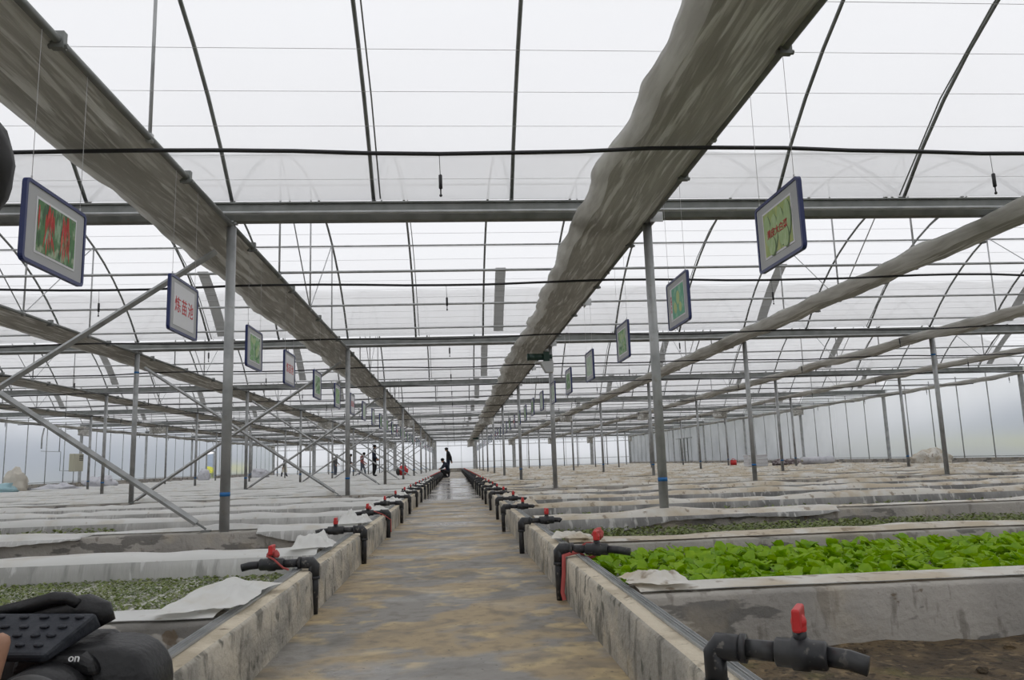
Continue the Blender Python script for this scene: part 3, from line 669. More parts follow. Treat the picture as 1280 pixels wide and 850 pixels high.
for nn, lb in ((1, 'short red ribbon tied on the first left valve'), (3, 'red ribbon tied on the third left valve, tail on the kerb face')):
    y, x, hz = nearL[nn - 1][0], nearL[nn - 1][1], nearL[nn - 1][2]
    t = tag(link('red_ribbon', None), lb, 'ribbon')
    obj('tail', ribbon([(x - .24, y - .03, hz + .045), (x - .2, y - .045, hz + .03), (x - .15, y - .05, hz - .015), (x - .12, y - .055, hz - .025)] if nn == 1 else [(x - .15, y - .045, hz + .02), (x - .05, y - .05, hz - .02), (x + .03, y - .03, hz - .08), (x + .03, y - .03, .06)], .005), 'ribbon', t)
    q = MB(); q.ball((x - .22, y - .015, hz + .06), .02, 7, 5, jit=.6); q.ball((x - .19, y - .02, hz + .05), .018, 7, 5, jit=.6, seed=2); obj('knot', q, 'ribbon', t)

# ------------------------------------------------------------------ hanging framed signs
SW, SH = .62, .42
b = MB()
def rrect(w, h, r, n=4):
    out = []
    for cx, cz, a0 in ((w / 2 - r, h / 2 - r, 0), (-w / 2 + r, h / 2 - r, pi / 2), (-w / 2 + r, -h / 2 + r, pi), (w / 2 - r, -h / 2 + r, 1.5 * pi)):
        for k in range(n + 1):
            a = a0 + pi / 2 * k / n; out.append((cx + r * math.cos(a), cz + r * math.sin(a)))
    return out
o1 = rrect(SW, SH, .03); i1 = rrect(SW - .036, SH - .036, .014); n = len(o1)
vs = [(p[0], -.012, p[1]) for p in o1] + [(p[0], -.012, p[1]) for p in i1] + [(p[0], .012, p[1]) for p in o1] + [(p[0], .012, p[1]) for p in i1]
fs = []
for k in range(n):
    k2 = (k + 1) % n
    fs += [(k, k2, n + k2, n + k), (2 * n + k2, 2 * n + k, 3 * n + k, 3 * n + k2), (k2, k, 2 * n + k, 2 * n + k2), (n + k, n + k2, 3 * n + k2, 3 * n + k)]
b.add(vs, fs); frame_me = b.mesh('frame', 'frame', False)
b = MB(); b.box(-SW / 2 + .015, SW / 2 - .015, -.006, .006, -SH / 2 + .015, SH / 2 - .015); board_me = b.mesh('mat_board', 'matboard', False)
b = MB(); b.box(-.205, .205, -.0085, -.0055, -.145, .145); paper_me = b.mesh('paper', 'paper', False)
b = MB(); b.box(-.192, .192, -.0105, -.008, -.132, .132); pics = {k: b.mesh('picture', k, False) for k in ('photo_pepper', 'photo_cabbage', 'photo_teal', 'photo_green', 'photo_pale')}
b = MB(); b.tube([(0, 0, SH / 2 - .01), (0, 0, 1.02)], .0016, 3); cordL = b.mesh('cord', 'wire')
b = MB(); b.tube([(0, 0, SH / 2 - .005), (0, 0, SH / 2 + .022)], .005, 6); hook_me = b.mesh('hook', 'galvlight')
def text_mesh(body, size, mt, vert=False, gap=1.0):
    cu = bpy.data.curves.new('text', 'FONT'); cu.body = '\n'.join(body) if vert else body; cu.size = size; cu.space_character = gap; cu.align_x = 'CENTER'; cu.align_y = 'CENTER'; cu.extrude = .0006; cu.resolution_u = 2
    to = bpy.data.objects.new('text', cu); COL.objects.link(to); dg = bpy.context.evaluated_depsgraph_get()
    me = bpy.data.meshes.new_from_object(to.evaluated_get(dg)); COL.objects.unlink(to); bpy.data.objects.remove(to)
    me.materials.clear(); me.materials.append(M[mt]); return me
txt_pool = text_mesh('炼苗池', .118, 'redink', gap=1.16)
def poly(pts, d, mi=0):
    n = len(pts); vs = [(p[0], d, p[1]) for p in pts]; return vs, [tuple(range(n))]
def blob(cx, cz, rx, rz, ang=0, n=12, tip=0.0):
    out = []
    for k in range(n):
        a = 2 * pi * k / n; x = rx * math.cos(a) * (1 - tip * max(0, -math.sin(a))); z = rz * math.sin(a)
        out.append((cx + x * math.cos(ang) - z * math.sin(ang), cz + x * math.sin(ang) + z * math.cos(ang)))
    return out
def sign(x, y, z, face, kind, label):
    """face +1 looks to +X (left row), -1 looks to -X"""
    t = thing('hanging_sign', label, 'sign', (x, y, z), pi / 2 if face > 0 else -pi / 2, 'hanging framed signs')
    link('frame', frame_me, t); link('mat_board', board_me, t); link('cord', cordL, t, (-.25, 0, 0)); link('cord', cordL, t, (.25, 0, 0)); link('hook', hook_me, t, (-.25, 0, 0)); link('hook', hook_me, t, (.25, 0, 0))
    pp = link('paper', paper_me, t)
    if kind == 'pool':
        pp.scale = (1.1, 1, 1.1)
        o = link('lettering', txt_pool, pp, (0, -.0095, -.005), (pi / 2, 0, 0)); tag(o, 'red lettering')
        return t
    pic = link('picture', pics[kind], pp)
    if kind == 'photo_pepper':
        rr = random.Random(3)
        for cx in (-.075, .085):
            q = MB()
            for k in range(7): q.add(*poly(blob(cx + (k - 3) * .0125 + rr.uniform(-.003, .003), .015 * (k % 3) + rr.uniform(-.03, .03) + .02, .0065, .075 - .006 * abs(k - 3), rr.uniform(-.10, .10), 12, .7), -.0112 - .0002 * k))
            for k in range(5): q.add(*poly(blob(cx + (k - 2) * .02 + rr.uniform(-.006, .006), -.065 + rr.uniform(-.03, .02), .006, .05, (k - 2) * .13 + rr.uniform(-.1, .1), 10, .8), -.0108 - .0001 * k))
            obj('printed_pepper', q, 'print_red', pic, False)
        q = MB(); q.add(*poly(blob(-.182, .04, .008, .07, 0, 10, .6), -.0112)); obj('printed_pepper', q, 'print_red', pic, False)
    elif kind == 'photo_cabbage':
        q = MB()
        for k, (cx, cz, rx, rz, a) in enumerate([(-.14, .02, .045, .10, .1), (-.05, -.01, .05, .11, -.1), (.05, .0, .05, .12, .08), (.14, .02, .045, .11, -.05), (-.09, -.08, .05, .06, .2), (.1, -.07, .045, .07, .1)]):
            q.add(*poly(blob(cx + .012, cz - .008, rx * 1.06, rz, a, 14), -.0108 - .0004 * k)); q.mi[-1] = 1
            q.add(*poly(blob(cx, cz, rx, rz, a, 14), -.0110 - .0004 * k))
        obj('printed_cabbage', q, ['print_leaf', 'print_dark'], pic, False)
        o = link('lettering', text_mesh('黄皮大白菜', .058, 'redink'), pic, (0, -.0142, -.012), (pi / 2, 0, 0)); tag(o, 'red lettering')
    elif kind == 'photo_teal':
        q = MB(); q.add(*poly(blob(.03, .03, .05, .06, 0, 16), -.0112)); q.add(*poly(blob(-.06, -.045, .045, .05, .3, 16), -.0112)); q.add(*poly(blob(.09, -.06, .04, .045, .3, 16), -.0112)); obj('printed_melon', q, 'print_yellow', pic, False)
        q = MB(); q.box(-.192, -.145, -.0113, -.0108, -.132, .132); obj('caption_strip', q, 'paper', pic, False)
        o = link('lettering', text_mesh('西葫芦早青', .030, 'redink', True), pic, (-.168, -.0120, 0), (pi / 2, 0, 0)); tag(o, 'small red lettering')
    elif kind == 'photo_green':
        q = MB()
        for k in range(5): q.add(*poly(blob(R.uniform(-.13, .13), R.uniform(-.09, .09), R.uniform(.03, .06), R.uniform(.025, .045), R.uniform(0, 3), 9), -.0110 - .0002 * k))
        obj('printed_leaf', q, 'print_dark' if R.random() < .4 else 'print_leaf', pic, False)
    return t
zl = 1.25 + .75; zr = 1.315 + .75
zl -= .0
yl = [4.08, 6.02, 8.15, 9.88, 11.88]
kl = ['photo_pepper', 'pool', 'photo_green', 'pool', 'photo_green']
ll = ['blue framed picture of red peppers hanging nearest on the left', 'blue framed white sign with three red characters, second on the left', 'blue framed picture of green plants, third sign on the left', 'blue framed white sign with three red characters, fourth on the left', 'blue framed pale green picture, fifth sign on the left']
for a, c, d in zip(yl, kl, ll): sign(XROWS[4], a, zl, 1, c, d)
y = 13.9; n = 5
while y < 74:
    n += 1; k = R.choice(['photo_green', 'photo_pale', 'pool', 'photo_green']); sign(XROWS[4], y, zl + R.uniform(-.02, .02), 1, k, f'small blue framed hanging sign, {ordn(n)} in the left row from the front'); y += 2.02
yr = [4.28, 6.38, 8.60, 10.82, 12.9]
kr = ['photo_cabbage', 'photo_teal', 'photo_green', 'photo_pale', 'photo_green']
lr = ['blue framed picture of cabbages with red characters hanging nearest on the right', 'blue framed teal picture with red side text, second on the right', 'blue framed green picture, third sign on the right', 'blue framed pale green picture, fourth sign on the right', 'blue framed green and white picture, fifth sign on the right']
for a, c, d in zip(yr, kr, lr): sign(XROWS[5], a, zr, -1, c, d)
y = 15.0; n = 5
while y < 74:
    n += 1; k = R.choice(['photo_green', 'photo_pale', 'pool', 'photo_green']); sign(XROWS[5], y, zr + R.uniform(-.02, .02), -1, k, f'small blue framed hanging sign, {ordn(n)} in the right row from the front'); y += 2.05

# ------------------------------------------------------------------ crops
def leaf_mesh(L, W, curl, mt, nseg=4):
    q = MB(); wd = [.16, .62, 1.0, .92, .45][:nseg + 1]; vs = []
    for k in range(nseg + 1):
        t = k / nseg; y = L * (t - .12 * t * t * curl); z = L * (.10 * math.sin(t * pi) - curl * .30 * t * t)
        for a in (-1, 0, 1): vs.append((a * W * .5 * wd[k], y, z + (.18 * W * wd[k] if a else 0) + (.06 * W * math.sin(k * 2.1 + a))))
    q.add(vs, [(k * 3 + j, k * 3 + j + 1, k * 3 + 4 + j, k * 3 + 3 + j) for k in range(nseg) for j in (0, 1)]); return q
leafs = [leaf_mesh(.098, .058, c, 'lettuce') for c in (.2, .5, .9)]
leaf_mes = [l.mesh('leaf', 'lettuce') for l in leafs]
def leaf_set(rr):
    out = []
    nl = 7
    for k in range(nl):
        inner = k >= 5
        out.append((rr.randrange(3), 2 * pi * k / 5 + rr.uniform(-.4, .4), rr.uniform(1.05, 1.35) if inner else rr.uniform(.7, 1.15), rr.uniform(.75, 1.1), rr.uniform(.0, .03)))
    return out
cand = []
y = 3.46
while y < 4.86:
    x = KR + KW + .13
    while x < 6.4:
        cand.append((x + R.uniform(-.03, .03), y + R.uniform(-.03, .03))); x += .106
    y += .092
def gap(p): return 4.05 < p[1] < 4.16 and p[0] < 1.25        # white tray edge shows here
cand = [p for p in cand if not gap(p)]
cand.sort(key=lambda p: p[1] + (100 if p[0] > 3.35 + (p[1] - 3.4) * .8 else 0))
rest = MB()
for n, (x, y) in enumerate(cand):
    rr = random.Random(n * 17 + 5); S = leaf_set(rr); base = (x, y, .105); sc_ = rr.uniform(.85, 1.15)
    if n < 300:
        t = thing('lettuce', 'bright green young lettuce in the planted bed right of the aisle', 'lettuce', base, rr.uniform(0, 6.28), 'young lettuces in the first right bed')
        t.scale = (sc_, sc_, sc_)
        for (v, az, el, s_, up) in S:
            o = link('leaf', leaf_mes[v], t, (0, 0, up), (el, 0, az)); o.scale = (s_, s_, s_)
    else:
        for (v, az, el, s_, up) in S:
            mm = Matrix.Translation((base[0], base[1], base[2] + up)) @ Matrix.Rotation(az, 4, 'Z') @ Matrix.Rotation(el, 4, 'X') @ Matrix.Scale(s_ * sc_, 4)
            rest.add([mm @ Vector(p) for p in leafs[v].v], leafs[v].f)
tag(obj('lettuce_bed', rest, 'lettuce'), 'rest of the bright green lettuces farther back in the right bed', 'lettuce', kind='stuff')
# white trays under the lettuces
b = MB(); L_, W_ = .54, .28
def tray_mesh(nxc, nyc, mt_edge):
    q = MB(); h = .05; e = .018
    q.box(0, L_, 0, W_, 0, h - .012, 1); q.box(0, L_, 0, e, 0, h); q.box(0, L_, W_ - e, W_, 0, h); q.box(0, e, e, W_ - e, 0, h); q.box(L_ - e, L_, e, W_ - e, 0, h)
    for k in range(1, nxc): x = L_ * k / nxc; q.box(x - .003, x + .003, e, W_ - e, h - .014, h - .004)
    for k in range(1, nyc): y = W_ * k / nyc; q.box(e, L_ - e, y - .003, y + .003, h - .014, h - .004)
    return q.mesh('seedling_tray', [mt_edge, 'cell'], False)
tray_me = tray_mesh(14, 7, 'tray')
n = 0
for j in range(5):
    for i in range(8):
        n += 1; o = link('seedling_tray', tray_me, None, (KR + KW + .10 + .56 * i, 3.43 + .292 * j, .05)); tag(o, f'white foam tray under the lettuces, {ordn(j + 1)} row back, {ordn(i + 1)} from the aisle', 'tray', 'trays under the lettuces')
# small seedlings
def sprouts(pts, h, s, rr):
    q = MB()
    for x, y, z in pts:
        a = rr.uniform(0, 6.28); zz = z + h * rr.uniform(.5, 1.2)
        for d in (0, pi + rr.uniform(-.5, .5)):
            ca, sa = math.cos(a + d), math.sin(a + d); l = s * rr.uniform(.7, 1.3); wd = l * .36; up = l * rr.uniform(.1, .7)
            q.add([(x, y, zz), (x + ca * l * .5 - sa * wd, y + sa * l * .5 + ca * wd, zz + up * .7), (x + ca * l, y + sa * l, zz + up), (x + ca * l * .5 + sa * wd, y + sa * l * .5 - ca * wd, zz + up * .7)], [(0, 1, 2, 3)])
        q.add([(x - .0015, y, z), (x + .0015, y, z), (x, y, zz)], [(0, 1, 2)])
    return q
rr = random.Random(5); P = []
for k in range(9500):
    x = rr.uniform(KR + KW + .1, 9.5); y = rr.uniform(5.40, 7.08)
    if x > 4.6 and rr.random() < (x - 4.6) / 2.2: continue
    P.append((x, y, .075))
tag(obj('seedlings', sprouts(P, .05, .034, rr), 'sprout'), 'small grey green seedlings filling the second bed on the right', 'seedlings', kind='stuff')
for bi, (ya, yb, dens) in enumerate(((7.62, 8.98, 2600), (9.52, 10.98, 900), (11.52, 12.98, 2200))):
    P = [(rr.uniform(KR + KW + .1, 12), rr.uniform(ya, yb), .075) for k in range(dens)]
    tag(obj('seedlings', sprouts(P, .06, .045, rr), 'sprout'), f'thin green seedlings behind the film in the {ordn(bi + 3)} bed on the right', 'seedlings', kind='stuff')
# left seedling trays
y0t, x0t = 3.33, KL - KW - .12; n = 0
P = []
for j in range(6):
    for i in range(9):
        n += 1
        xt = x0t - .56 * (i + 1); yt = y0t + .292 * j
        o = link('seedling_tray', tray_me, None, (xt, yt, .05)); tag(o, f'white seedling tray in the left bed, {ordn(j + 1)} row back, {ordn(i + 1)} from the aisle', 'tray', 'seedling trays in the first left bed')
        if i < 7:
            for a in range(14):
                for c in range(7):
                    for _ in (0, 1): P.append((xt + L_ * (a + .5) / 14 + rr.uniform(-.010, .010), yt + W_ * (c + .5) / 7 + rr.uniform(-.010, .010), .090))
tag(obj('seedlings', sprouts(P, .018, .023, rr), 'sprout'), 'tiny green seedlings in the white trays of the first bed on the left', 'seedlings', kind='stuff')
P = [(rr.uniform(XL + 1, -3.6), rr.uniform(7.62, 8.95), .075) for k in range(2000)]
tag(obj('seedlings', sprouts(P, .09, .05, rr), 'sprout'), 'green seedlings showing behind the film in the third bed on the left', 'seedlings', kind='stuff')
# scraps on the soil by the nearest right valve
def stone(x, y, z, r, mt, nm, lb, cat, sd):
    q = MB(); q.ball((0, 0, 0), r, 8, 6, sq=(1, .8, .6), jit=.5, seed=sd); o = obj(nm, q, mt, None, False, (x, y, z + r * .4)); tag(o, lb, cat)
stone(2.32, 2.83, .0, .028, 'white', 'plastic_scrap', 'small white plastic scrap on the soil at the right', 'scrap', 1)
for k, (x, y) in enumerate(((1.36, 2.72), (1.22, 2.45), (1.75, 2.62), (2.05, 2.9), (1.5, 2.95))):
    stone(x, y, .0, .022, 'soil', 'soil_clod', f'small brown clod of soil beside the first right valve, {ordn(k + 1)} from the left', 'clod', k + 3)
stone(-.98, 3.10, BT + .01, .012, 'white', 'plastic_scrap', 'tiny white plastic scrap on the film by the left kerb', 'scrap', 9)

# ------------------------------------------------------------------ things along the side walls
t = thing('control_box', 'beige electric control box on the left film wall', 'control box', (XL + .1, 38.4, .98))
q = MB(); q.box(-.02, .22, -.46, .46, 0, .82); bev(obj('case', q, 'beige', t, False), .02)
q = MB()
for k in range(5): q.box(.222, .23, .02, .40, .50 + k * .06, .53 + k * .06)
obj('vent_slot', q, 'dark', t, False)
q = MB(); q.tube([(0, -.46, .04), (0, -1.3, .04), (0, -1.3, .9), (0, -3.0, .9)], .014, 6); q.tube([(0, -1.45, .9), (0, -1.45, 1.6), (.02, -1.38, 1.9)], .02, 6); q.tube([(.0, -3.0, 1.0), (.0, -3.0, 1.5), (.02, -2.9, 1.9)], .03, 6); q.tube([(0, 0, 0), (0, 0, -.5)], .02, 6); obj('conduit', q, 'galv', t)
def sack(nm, lb, cat, loc, size, mt, sd):
    q = MB(); q.ball((0, 0, size[2] * .42), 1, 18, 12, sq=(size[0], size[1], size[2] * .6), jit=.45, seed=sd); q.v = [(a, c, max(d, 0)) for a, c, d in q.v]
    for i, v in enumerate(q.v):
        k = 1 + .12 * nz(v[0] * 5 + sd, v[1] * 5, v[2] * 6); q.v[i] = (v[0] * k, v[1] * k, v[2] * k)
    o = obj(nm, q, mt, None, True, loc); tag(o, lb, cat); return o
GZ = .05
sack('plastic_sack', 'white plastic sack lying under the beige control box', 'sack', (-16.6, 38.2, GZ), (.75, .5, .65), 'bagwhite', 1)
sack('plastic_sack', 'round cream sack against the left film wall', 'sack', (-17.3, 32.25, GZ), (.45, .45, .95), 'bagcream', 2)
sack('film_heap', 'pale blue film heap at the far left edge', 'heap', (-17.0, 30.25, GZ), (.8, .5, .55), 'bagblue', 3)
sack('film_heap', 'white crumpled film heap left of the control box', 'heap', (-16.6, 34.25, GZ), (1.0, .5, .4), 'bagwhite', 4)
sack('film_heap', 'white crumpled film heap standing by the yellow doorway', 'heap', (-16.3, 52.3, GZ), (.35, .4, .85), 'bagwhite', 5)
sack('film_heap', 'dusty white film heap at the right film wall', 'heap', (16.6, 26.3, GZ), (.7, .55, .65), 'sheetR', 6)
sack('film_heap', 'white film heap left of the woman in the cream skirt', 'heap', (-13.8, 56.3, GZ), (.7, .55, .8), 'bagwhite', 7)
sack('cloth_bundle', 'dark bundle on the beds in front of the right wall', 'bundle', (14.25, 33.0, .24), (.62, .4, .28), 'bundle', 8)
t = thing('foam_crate', 'stack of white foam crates by the right film wall', 'crate', (13.0, 33.2, .24))
for k in range(3):
    q = MB(); q.box(-.42, .42, -.3, .3, k * .17, k * .17 + .155); q.box(-.44, .44, -.32, .32, k * .17 + .12, k * .17 + .155); bev(obj('crate_tier', q, 'paper', t, False), .01)
t = thing('film_roll', 'long white roll of film lying by the right wall', 'film roll', (15.85, 33.2, .24 + .17)); q = MB(); q.tube([(-.75, 0, 0), (.75, .3, 0)], .17, 14); obj('roll', q, 'bagwhite', t); q = MB(); q.tube([(-.80, -.01, 0), (-.70, 0, 0)], .05, 8); obj('core', q, 'beige', t)
t = thing('red_can', 'small red can standing near the right film wall', 'can', (14.2, 39.25, .24)); q = MB(); q.tube([(0, 0, 0), (0, 0, .26)], .16, 12); obj('can_body', q, 'red', t); q = MB(); q.tube([(-.08, 0, .26), (-.06, 0, .32), (.06, 0, .32), (.08, 0, .26)], .015, 6); obj('can_handle', q, 'red', t)
t = thing('red_bag', 'red and dark bag standing beyond the left posts near the aisle', 'bag', (-2.75, 41.2, .22 + .02)); q = MB(); q.ball((0, 0, .26), .27, 14, 10, sq=(1, .6, .95), jit=.25); q.v = [(a, c, max(d, 0)) for a, c, d in q.v]; obj('bag_body', q, 'red', t); q = MB(); q.tube([(-.15, 0, .48), (-.1, 0, .66), (.1, 0, .66), (.15, 0, .48)], .02, 6); obj('bag_handle', q, 'dark', t); q = MB(); q.ball((-.24, -.02, .22), .17, 10, 8, sq=(.7, 1, 1.2)); obj('bag_pocket', q, 'dark', t)

# ------------------------------------------------------------------ people
def skin_body(J, E, lab, mats_of, name, parent, sub=1):
    """J: joint -> (pos, radius); E: edges; lab: edge -> cloth label"""
    keys = list(J); idx = {k: i for i, k in enumerate(keys)}
    me = bpy.data.meshes.new(name); me.from_pydata([J[k][0] for k in keys], [(idx[a], idx[b]) for a, b in E], [])
    ob = bpy.data.objects.new(name, me); COL.objects.link(ob)
    md = ob.modifiers.new('skin', 'SKIN'); md.use_smooth_shade = True
    sv = me.skin_vertices[0].data
    for k in keys:
        r = J[k][1]; r = r if isinstance(r, tuple) else (r, r); sv[idx[k]].radius = r; sv[idx[k]].use_root = (k == 'pelvis')
    s = ob.modifiers.new('sub', 'SUBSURF'); s.levels = sub; s.render_levels = sub
    dg = bpy.context.evaluated_depsgraph_get(); em = bpy.data.meshes.new_from_object(ob.evaluated_get(dg))
    bpy.data.objects.remove(ob)
    labels = sorted(set(lab.values())); em.materials.clear()
    for l in labels: em.materials.append(M[mats_of[l]])
    segs = [(Vector(J[a][0]), Vector(J[b][0]), labels.index(lab[(a, b)]), max(J[a][1] if not isinstance(J[a][1], tuple) else max(J[a][1]), .001)) for a, b in E]
    for p in em.polygons:
        c = p.center; best = 1e9; bi = 0
        for A, B, li, rr_ in segs:
            d = B - A; t_ = max(0, min(1, (c - A).dot(d) / max(d.dot(d), 1e-9))); dist = (c - A - d * t_).length - rr_ * .35
            if dist < best: best = dist; bi = li
        p.material_index = bi; p.use_smooth = True
    o = link(name, em, parent); return o
def hand(J, E, lab, side, wrist, dirv, palm_n, curl, s):
    """palm and five separate fingers; dirv: fingers' direction, palm_n: palm normal"""
    d = Vector(dirv).normalized(); n = Vector(palm_n); n = (n - d * n.dot(d)).normalized(); a = d.cross(n)
    w_ = Vector(wrist); J[side + 'palm'] = (tuple(w_ + d * .055 * s), (.032 * s, .018 * s)); E.append((side + 'wr', side + 'palm')); lab[(side + 'wr', side + 'palm')] = 'skin'
    for k, (off, ln) in enumerate(((.030, .070), (.010, .080), (-.010, .075), (-.030, .058))):
        p0 = w_ + d * .095 * s + a * off * s; p1 = p0 + (d * math.cos(curl * .6) + n * math.sin(curl * .6)) * ln * .5 * s; p2 = p1 + (d * math.cos(curl * 1.5) + n * math.sin(curl * 1.5)) * ln * .5 * s
        prev = side + 'palm'
        for q_, pt, r_ in ((0, p0, .0095), (1, p1, .0088), (2, p2, .0075)):
            key = f'{side}f{k}{q_}'; J[key] = (tuple(pt), r_ * s); E.append((prev, key)); lab[(prev, key)] = 'skin'; prev = key
    prev = side + 'palm'; tp = w_ + d * .04 * s + a * .035 * s
    for q_, pt, r_ in ((0, tp, .011), (1, tp + (a * .7 + d * .7 + n * .3).normalized() * .035 * s, .010), (2, tp + (a * .5 + d * .8 + n * .5).normalized() * .065 * s, .0085)):
        key = f'{side}t{q_}'; J[key] = (tuple(pt), r_ * s); E.append((prev, key)); lab[(prev, key)] = 'skin'; prev = key
def person(label, loc, rotz, P, cloth, s=1.0, hair=True, coat=None, hair_long=False):
    """front of the body is local -Y; P overrides joint positions"""
    t = thing('person', label, 'person', loc, rotz)
    D = dict(pelvis=(0, 0, .95), spine=(0, .005, 1.12), chest=(0, 0, 1.30), neck=(0, .005, 1.47), head=(0, -.02, 1.575), crown=(0, -.01, 1.655),
             Lsh=(.175, .01, 1.40), Lel=(.225, .03, 1.13), Lwr=(.215, -.05, .90), Rsh=(-.175, .01, 1.40), Rel=(-.225, .03, 1.13), Rwr=(-.215, -.05, .90),
             Lhip=(.092, 0, .90), Lkn=(.10, -.02, .50), Lan=(.10, .03, .085), Lto=(.115, -.15, .035), Rhip=(-.092, 0, .90), Rkn=(-.10, -.02, .50), Ran=(-.10, .03, .085), Rto=(-.115, -.15, .035))
    D.update(P)
    for k in list(D):
        if k in ('Lhd', 'Rhd', 'face'): continue
        D[k] = tuple(c * s for c in D[k])
    rad_ = dict(pelvis=(.155, .115), spine=(.15, .11), chest=(.175, .12), neck=.058, head=(.078, .092), crown=.062, Lsh=.078, Lel=.054, Lwr=.036, Lhip=.10, Lkn=.068, Lan=.05, Lto=.04)
    J = {}; 
    for k, v in D.items():
        if k in ('Lhd', 'Rhd', 'face'): continue
        r_ = rad_.get(k) or rad_['L' + k[1:]]; J[k] = (v, tuple(x * s for x in r_) if isinstance(r_, tuple) else r_ * s)
    E = [('pelvis', 'spine'), ('spine', 'chest'), ('chest', 'neck'), ('neck', 'head'), ('head', 'crown')]
    lab = {E[0]: 'top', E[1]: 'top', E[2]: 'top', E[3]: 'skin', E[4]: 'skin'}
    for S in 'LR':
        for a, c, l in (('chest', S + 'sh', 'top'), (S + 'sh', S + 'el', 'top'), (S + 'el', S + 'wr', 'top'), ('pelvis', S + 'hip', 'legs'), (S + 'hip', S + 'kn', 'legs'), (S + 'kn', S + 'an', 'legs'), (S + 'an', S + 'to', 'shoe')):
            E.append((a, c)); lab[(a, c)] = l
        arm = Vector(D[S + 'wr']) - Vector(D[S + 'el']); hd = D.get(S + 'hd', (tuple(arm), (-1 if S == 'L' else 1, -.3, 0), .5))
        hand(J, E, lab, S, D[S + 'wr'], hd[0], hd[1], hd[2], s)
    # face: nose, chin and ears on the head joint, turned with the neck->crown axis
    H = Vector(D['head']); up = (Vector(D['crown']) - Vector(D['neck'])).normalized(); fw = Vector(D.get('face', (0, -1, 0))) if 'face' in D else Vector((0, -1, 0))
    fw = (fw - up * fw.dot(up)).normalized(); sd = up.cross(fw)
    for k, pt, r_ in (('nose', H + fw * .102 * s - up * .004 * s, .014), ('chin', H + fw * .065 * s - up * .075 * s, .032), ('earL', H + sd * .088 * s, .014), ('earR', H - sd * .088 * s, .014)):
        J[k] = (tuple(pt), r_ * s); E.append(('head', k)); lab[('head', k)] = 'skin'
    J.pop('face', None)
    body = skin_body(J, E, lab, cloth, 'body', t)
    q = MB()
    for sg in (-1, 1): q.ball(H + fw * .082 * s + sd * sg * .031 * s + up * .018 * s, .011 * s, 8, 6)
    obj('eye', q, 'shoe', body)
    q = MB(); c_ = H + up * .035 * s - fw * -.0 * s
    def fn(i, j):
        th = pi * .60 * j / 14; ph = 2 * pi * i / 28; dd = up * math.cos(th) + (sd * math.cos(ph) - fw * math.sin(ph)) * math.sin(th)
        front = dd.dot(fw); k = .112 * s
        if front > .25 and th > pi * .30: k = .085 * s
        if hair_long and front < .2 and th > pi * .45: k = .118 * s; dd = dd - up * .5
        return tuple(c_ + dd * k * (1 + .06 * nz(ph * 2, th * 3) + .05 * nz(ph * 9, th * 2)))
    q.grid(28, 15, fn, wrap=True); obj('hair', q, 'hair', t)
    if coat:
        q = MB(); za, zb, wa, wb2 = coat[:4]
        q.grid(20, 7, lambda i, j: (math.cos(2 * pi * i / 20) * (wa + (wb2 - wa) * j / 6) * (1 + .05 * math.sin(i * 2.5) * j / 6), math.sin(2 * pi * i / 20) * (wa + (wb2 - wa) * j / 6) * .8, za + (zb - za) * j / 6), wrap=True); obj('skirt', q, coat[4], t)
    return t
walkA = dict(Lkn=(.10, -.16, .51), Lan=(.10, -.22, .09), Lto=(.11, -.40, .05), Rkn=(-.10, .03, .50), Ran=(-.10, .25, .12), Rto=(-.11, .10, .035))
bow = dict(neck=(0, -.06, 1.46), head=(0, -.12, 1.55), crown=(0, -.15, 1.63), face=(0, -.8, -.6), chest=(0, -.02, 1.30))
BZ = .055
# rotz: facing +X is rotz = pi/2 (front -Y turned)
person('woman in a dark top and cream skirt walking between the left beds', (-12.4, 58.0, BZ), -pi / 2, dict(walkA, **{'Rwr': (-.20, -.12, .92)}), dict(top='blackcloth', legs='navy', shoe='shoe', skin='skin'), .95, coat=(1.0, .50, .17, .26, 'cream'), hair_long=True)
person('person in a black and grey jacket standing behind the left posts', (-8.5, 56.25, BZ), pi / 2 * .7, dict(bow, Lwr=(.14, -.2, 1.0), Rwr=(-.2, -.15, .95)), dict(top='greycloth', legs='jean', shoe='shoe', skin='skin'), .97)
person('person in black with head bowed, second of the four standing at the left beds', (-7.55, 56.4, BZ), pi / 2 * .8, dict(bow, Lwr=(.14, -.22, 1.02), Rwr=(-.16, -.2, 1.0)), dict(top='blackcloth', legs='jean', shoe='shoe', skin='skin'), .98, hair_long=True)
person('person in a red plaid top and jeans with head bowed', (-6.15, 52.25, BZ), pi / 2 * .9, dict(bow, **dict(walkA, Lwr=(.15, -.2, .98), Rwr=(-.18, -.16, .93))), dict(top='redcloth', legs='jean', shoe='shoe', skin='skin'), .98)
person('tall man in a navy jacket standing upright near the red bag', (-4.42, 43.1, BT + .01), pi / 2 * .95, dict(Lwr=(.16, -.14, .95), Lel=(.23, .03, 1.12), Rwr=(-.17, -.13, .94), Rkn=(-.1, .02, .5), Lkn=(.1, -.07, .5)), dict(top='navy', legs='blackcloth', shoe='shoe', skin='skin'), 1.0)
person('man in dark clothes standing on the far aisle with hands behind his back', (-.42, 44.6, 0), -pi / 2 * .9, dict(Lwr=(.10, .18, .92), Lel=(.22, .13, 1.12), Rwr=(-.08, .18, .94), Rel=(-.22, .13, 1.12), neck=(0, -.03, 1.47), head=(0, -.08, 1.56), crown=(0, -.09, 1.64), face=(0, -.9, -.3)), dict(top='blackcloth', legs='navy', shoe='shoe', skin='skin'), 1.0)
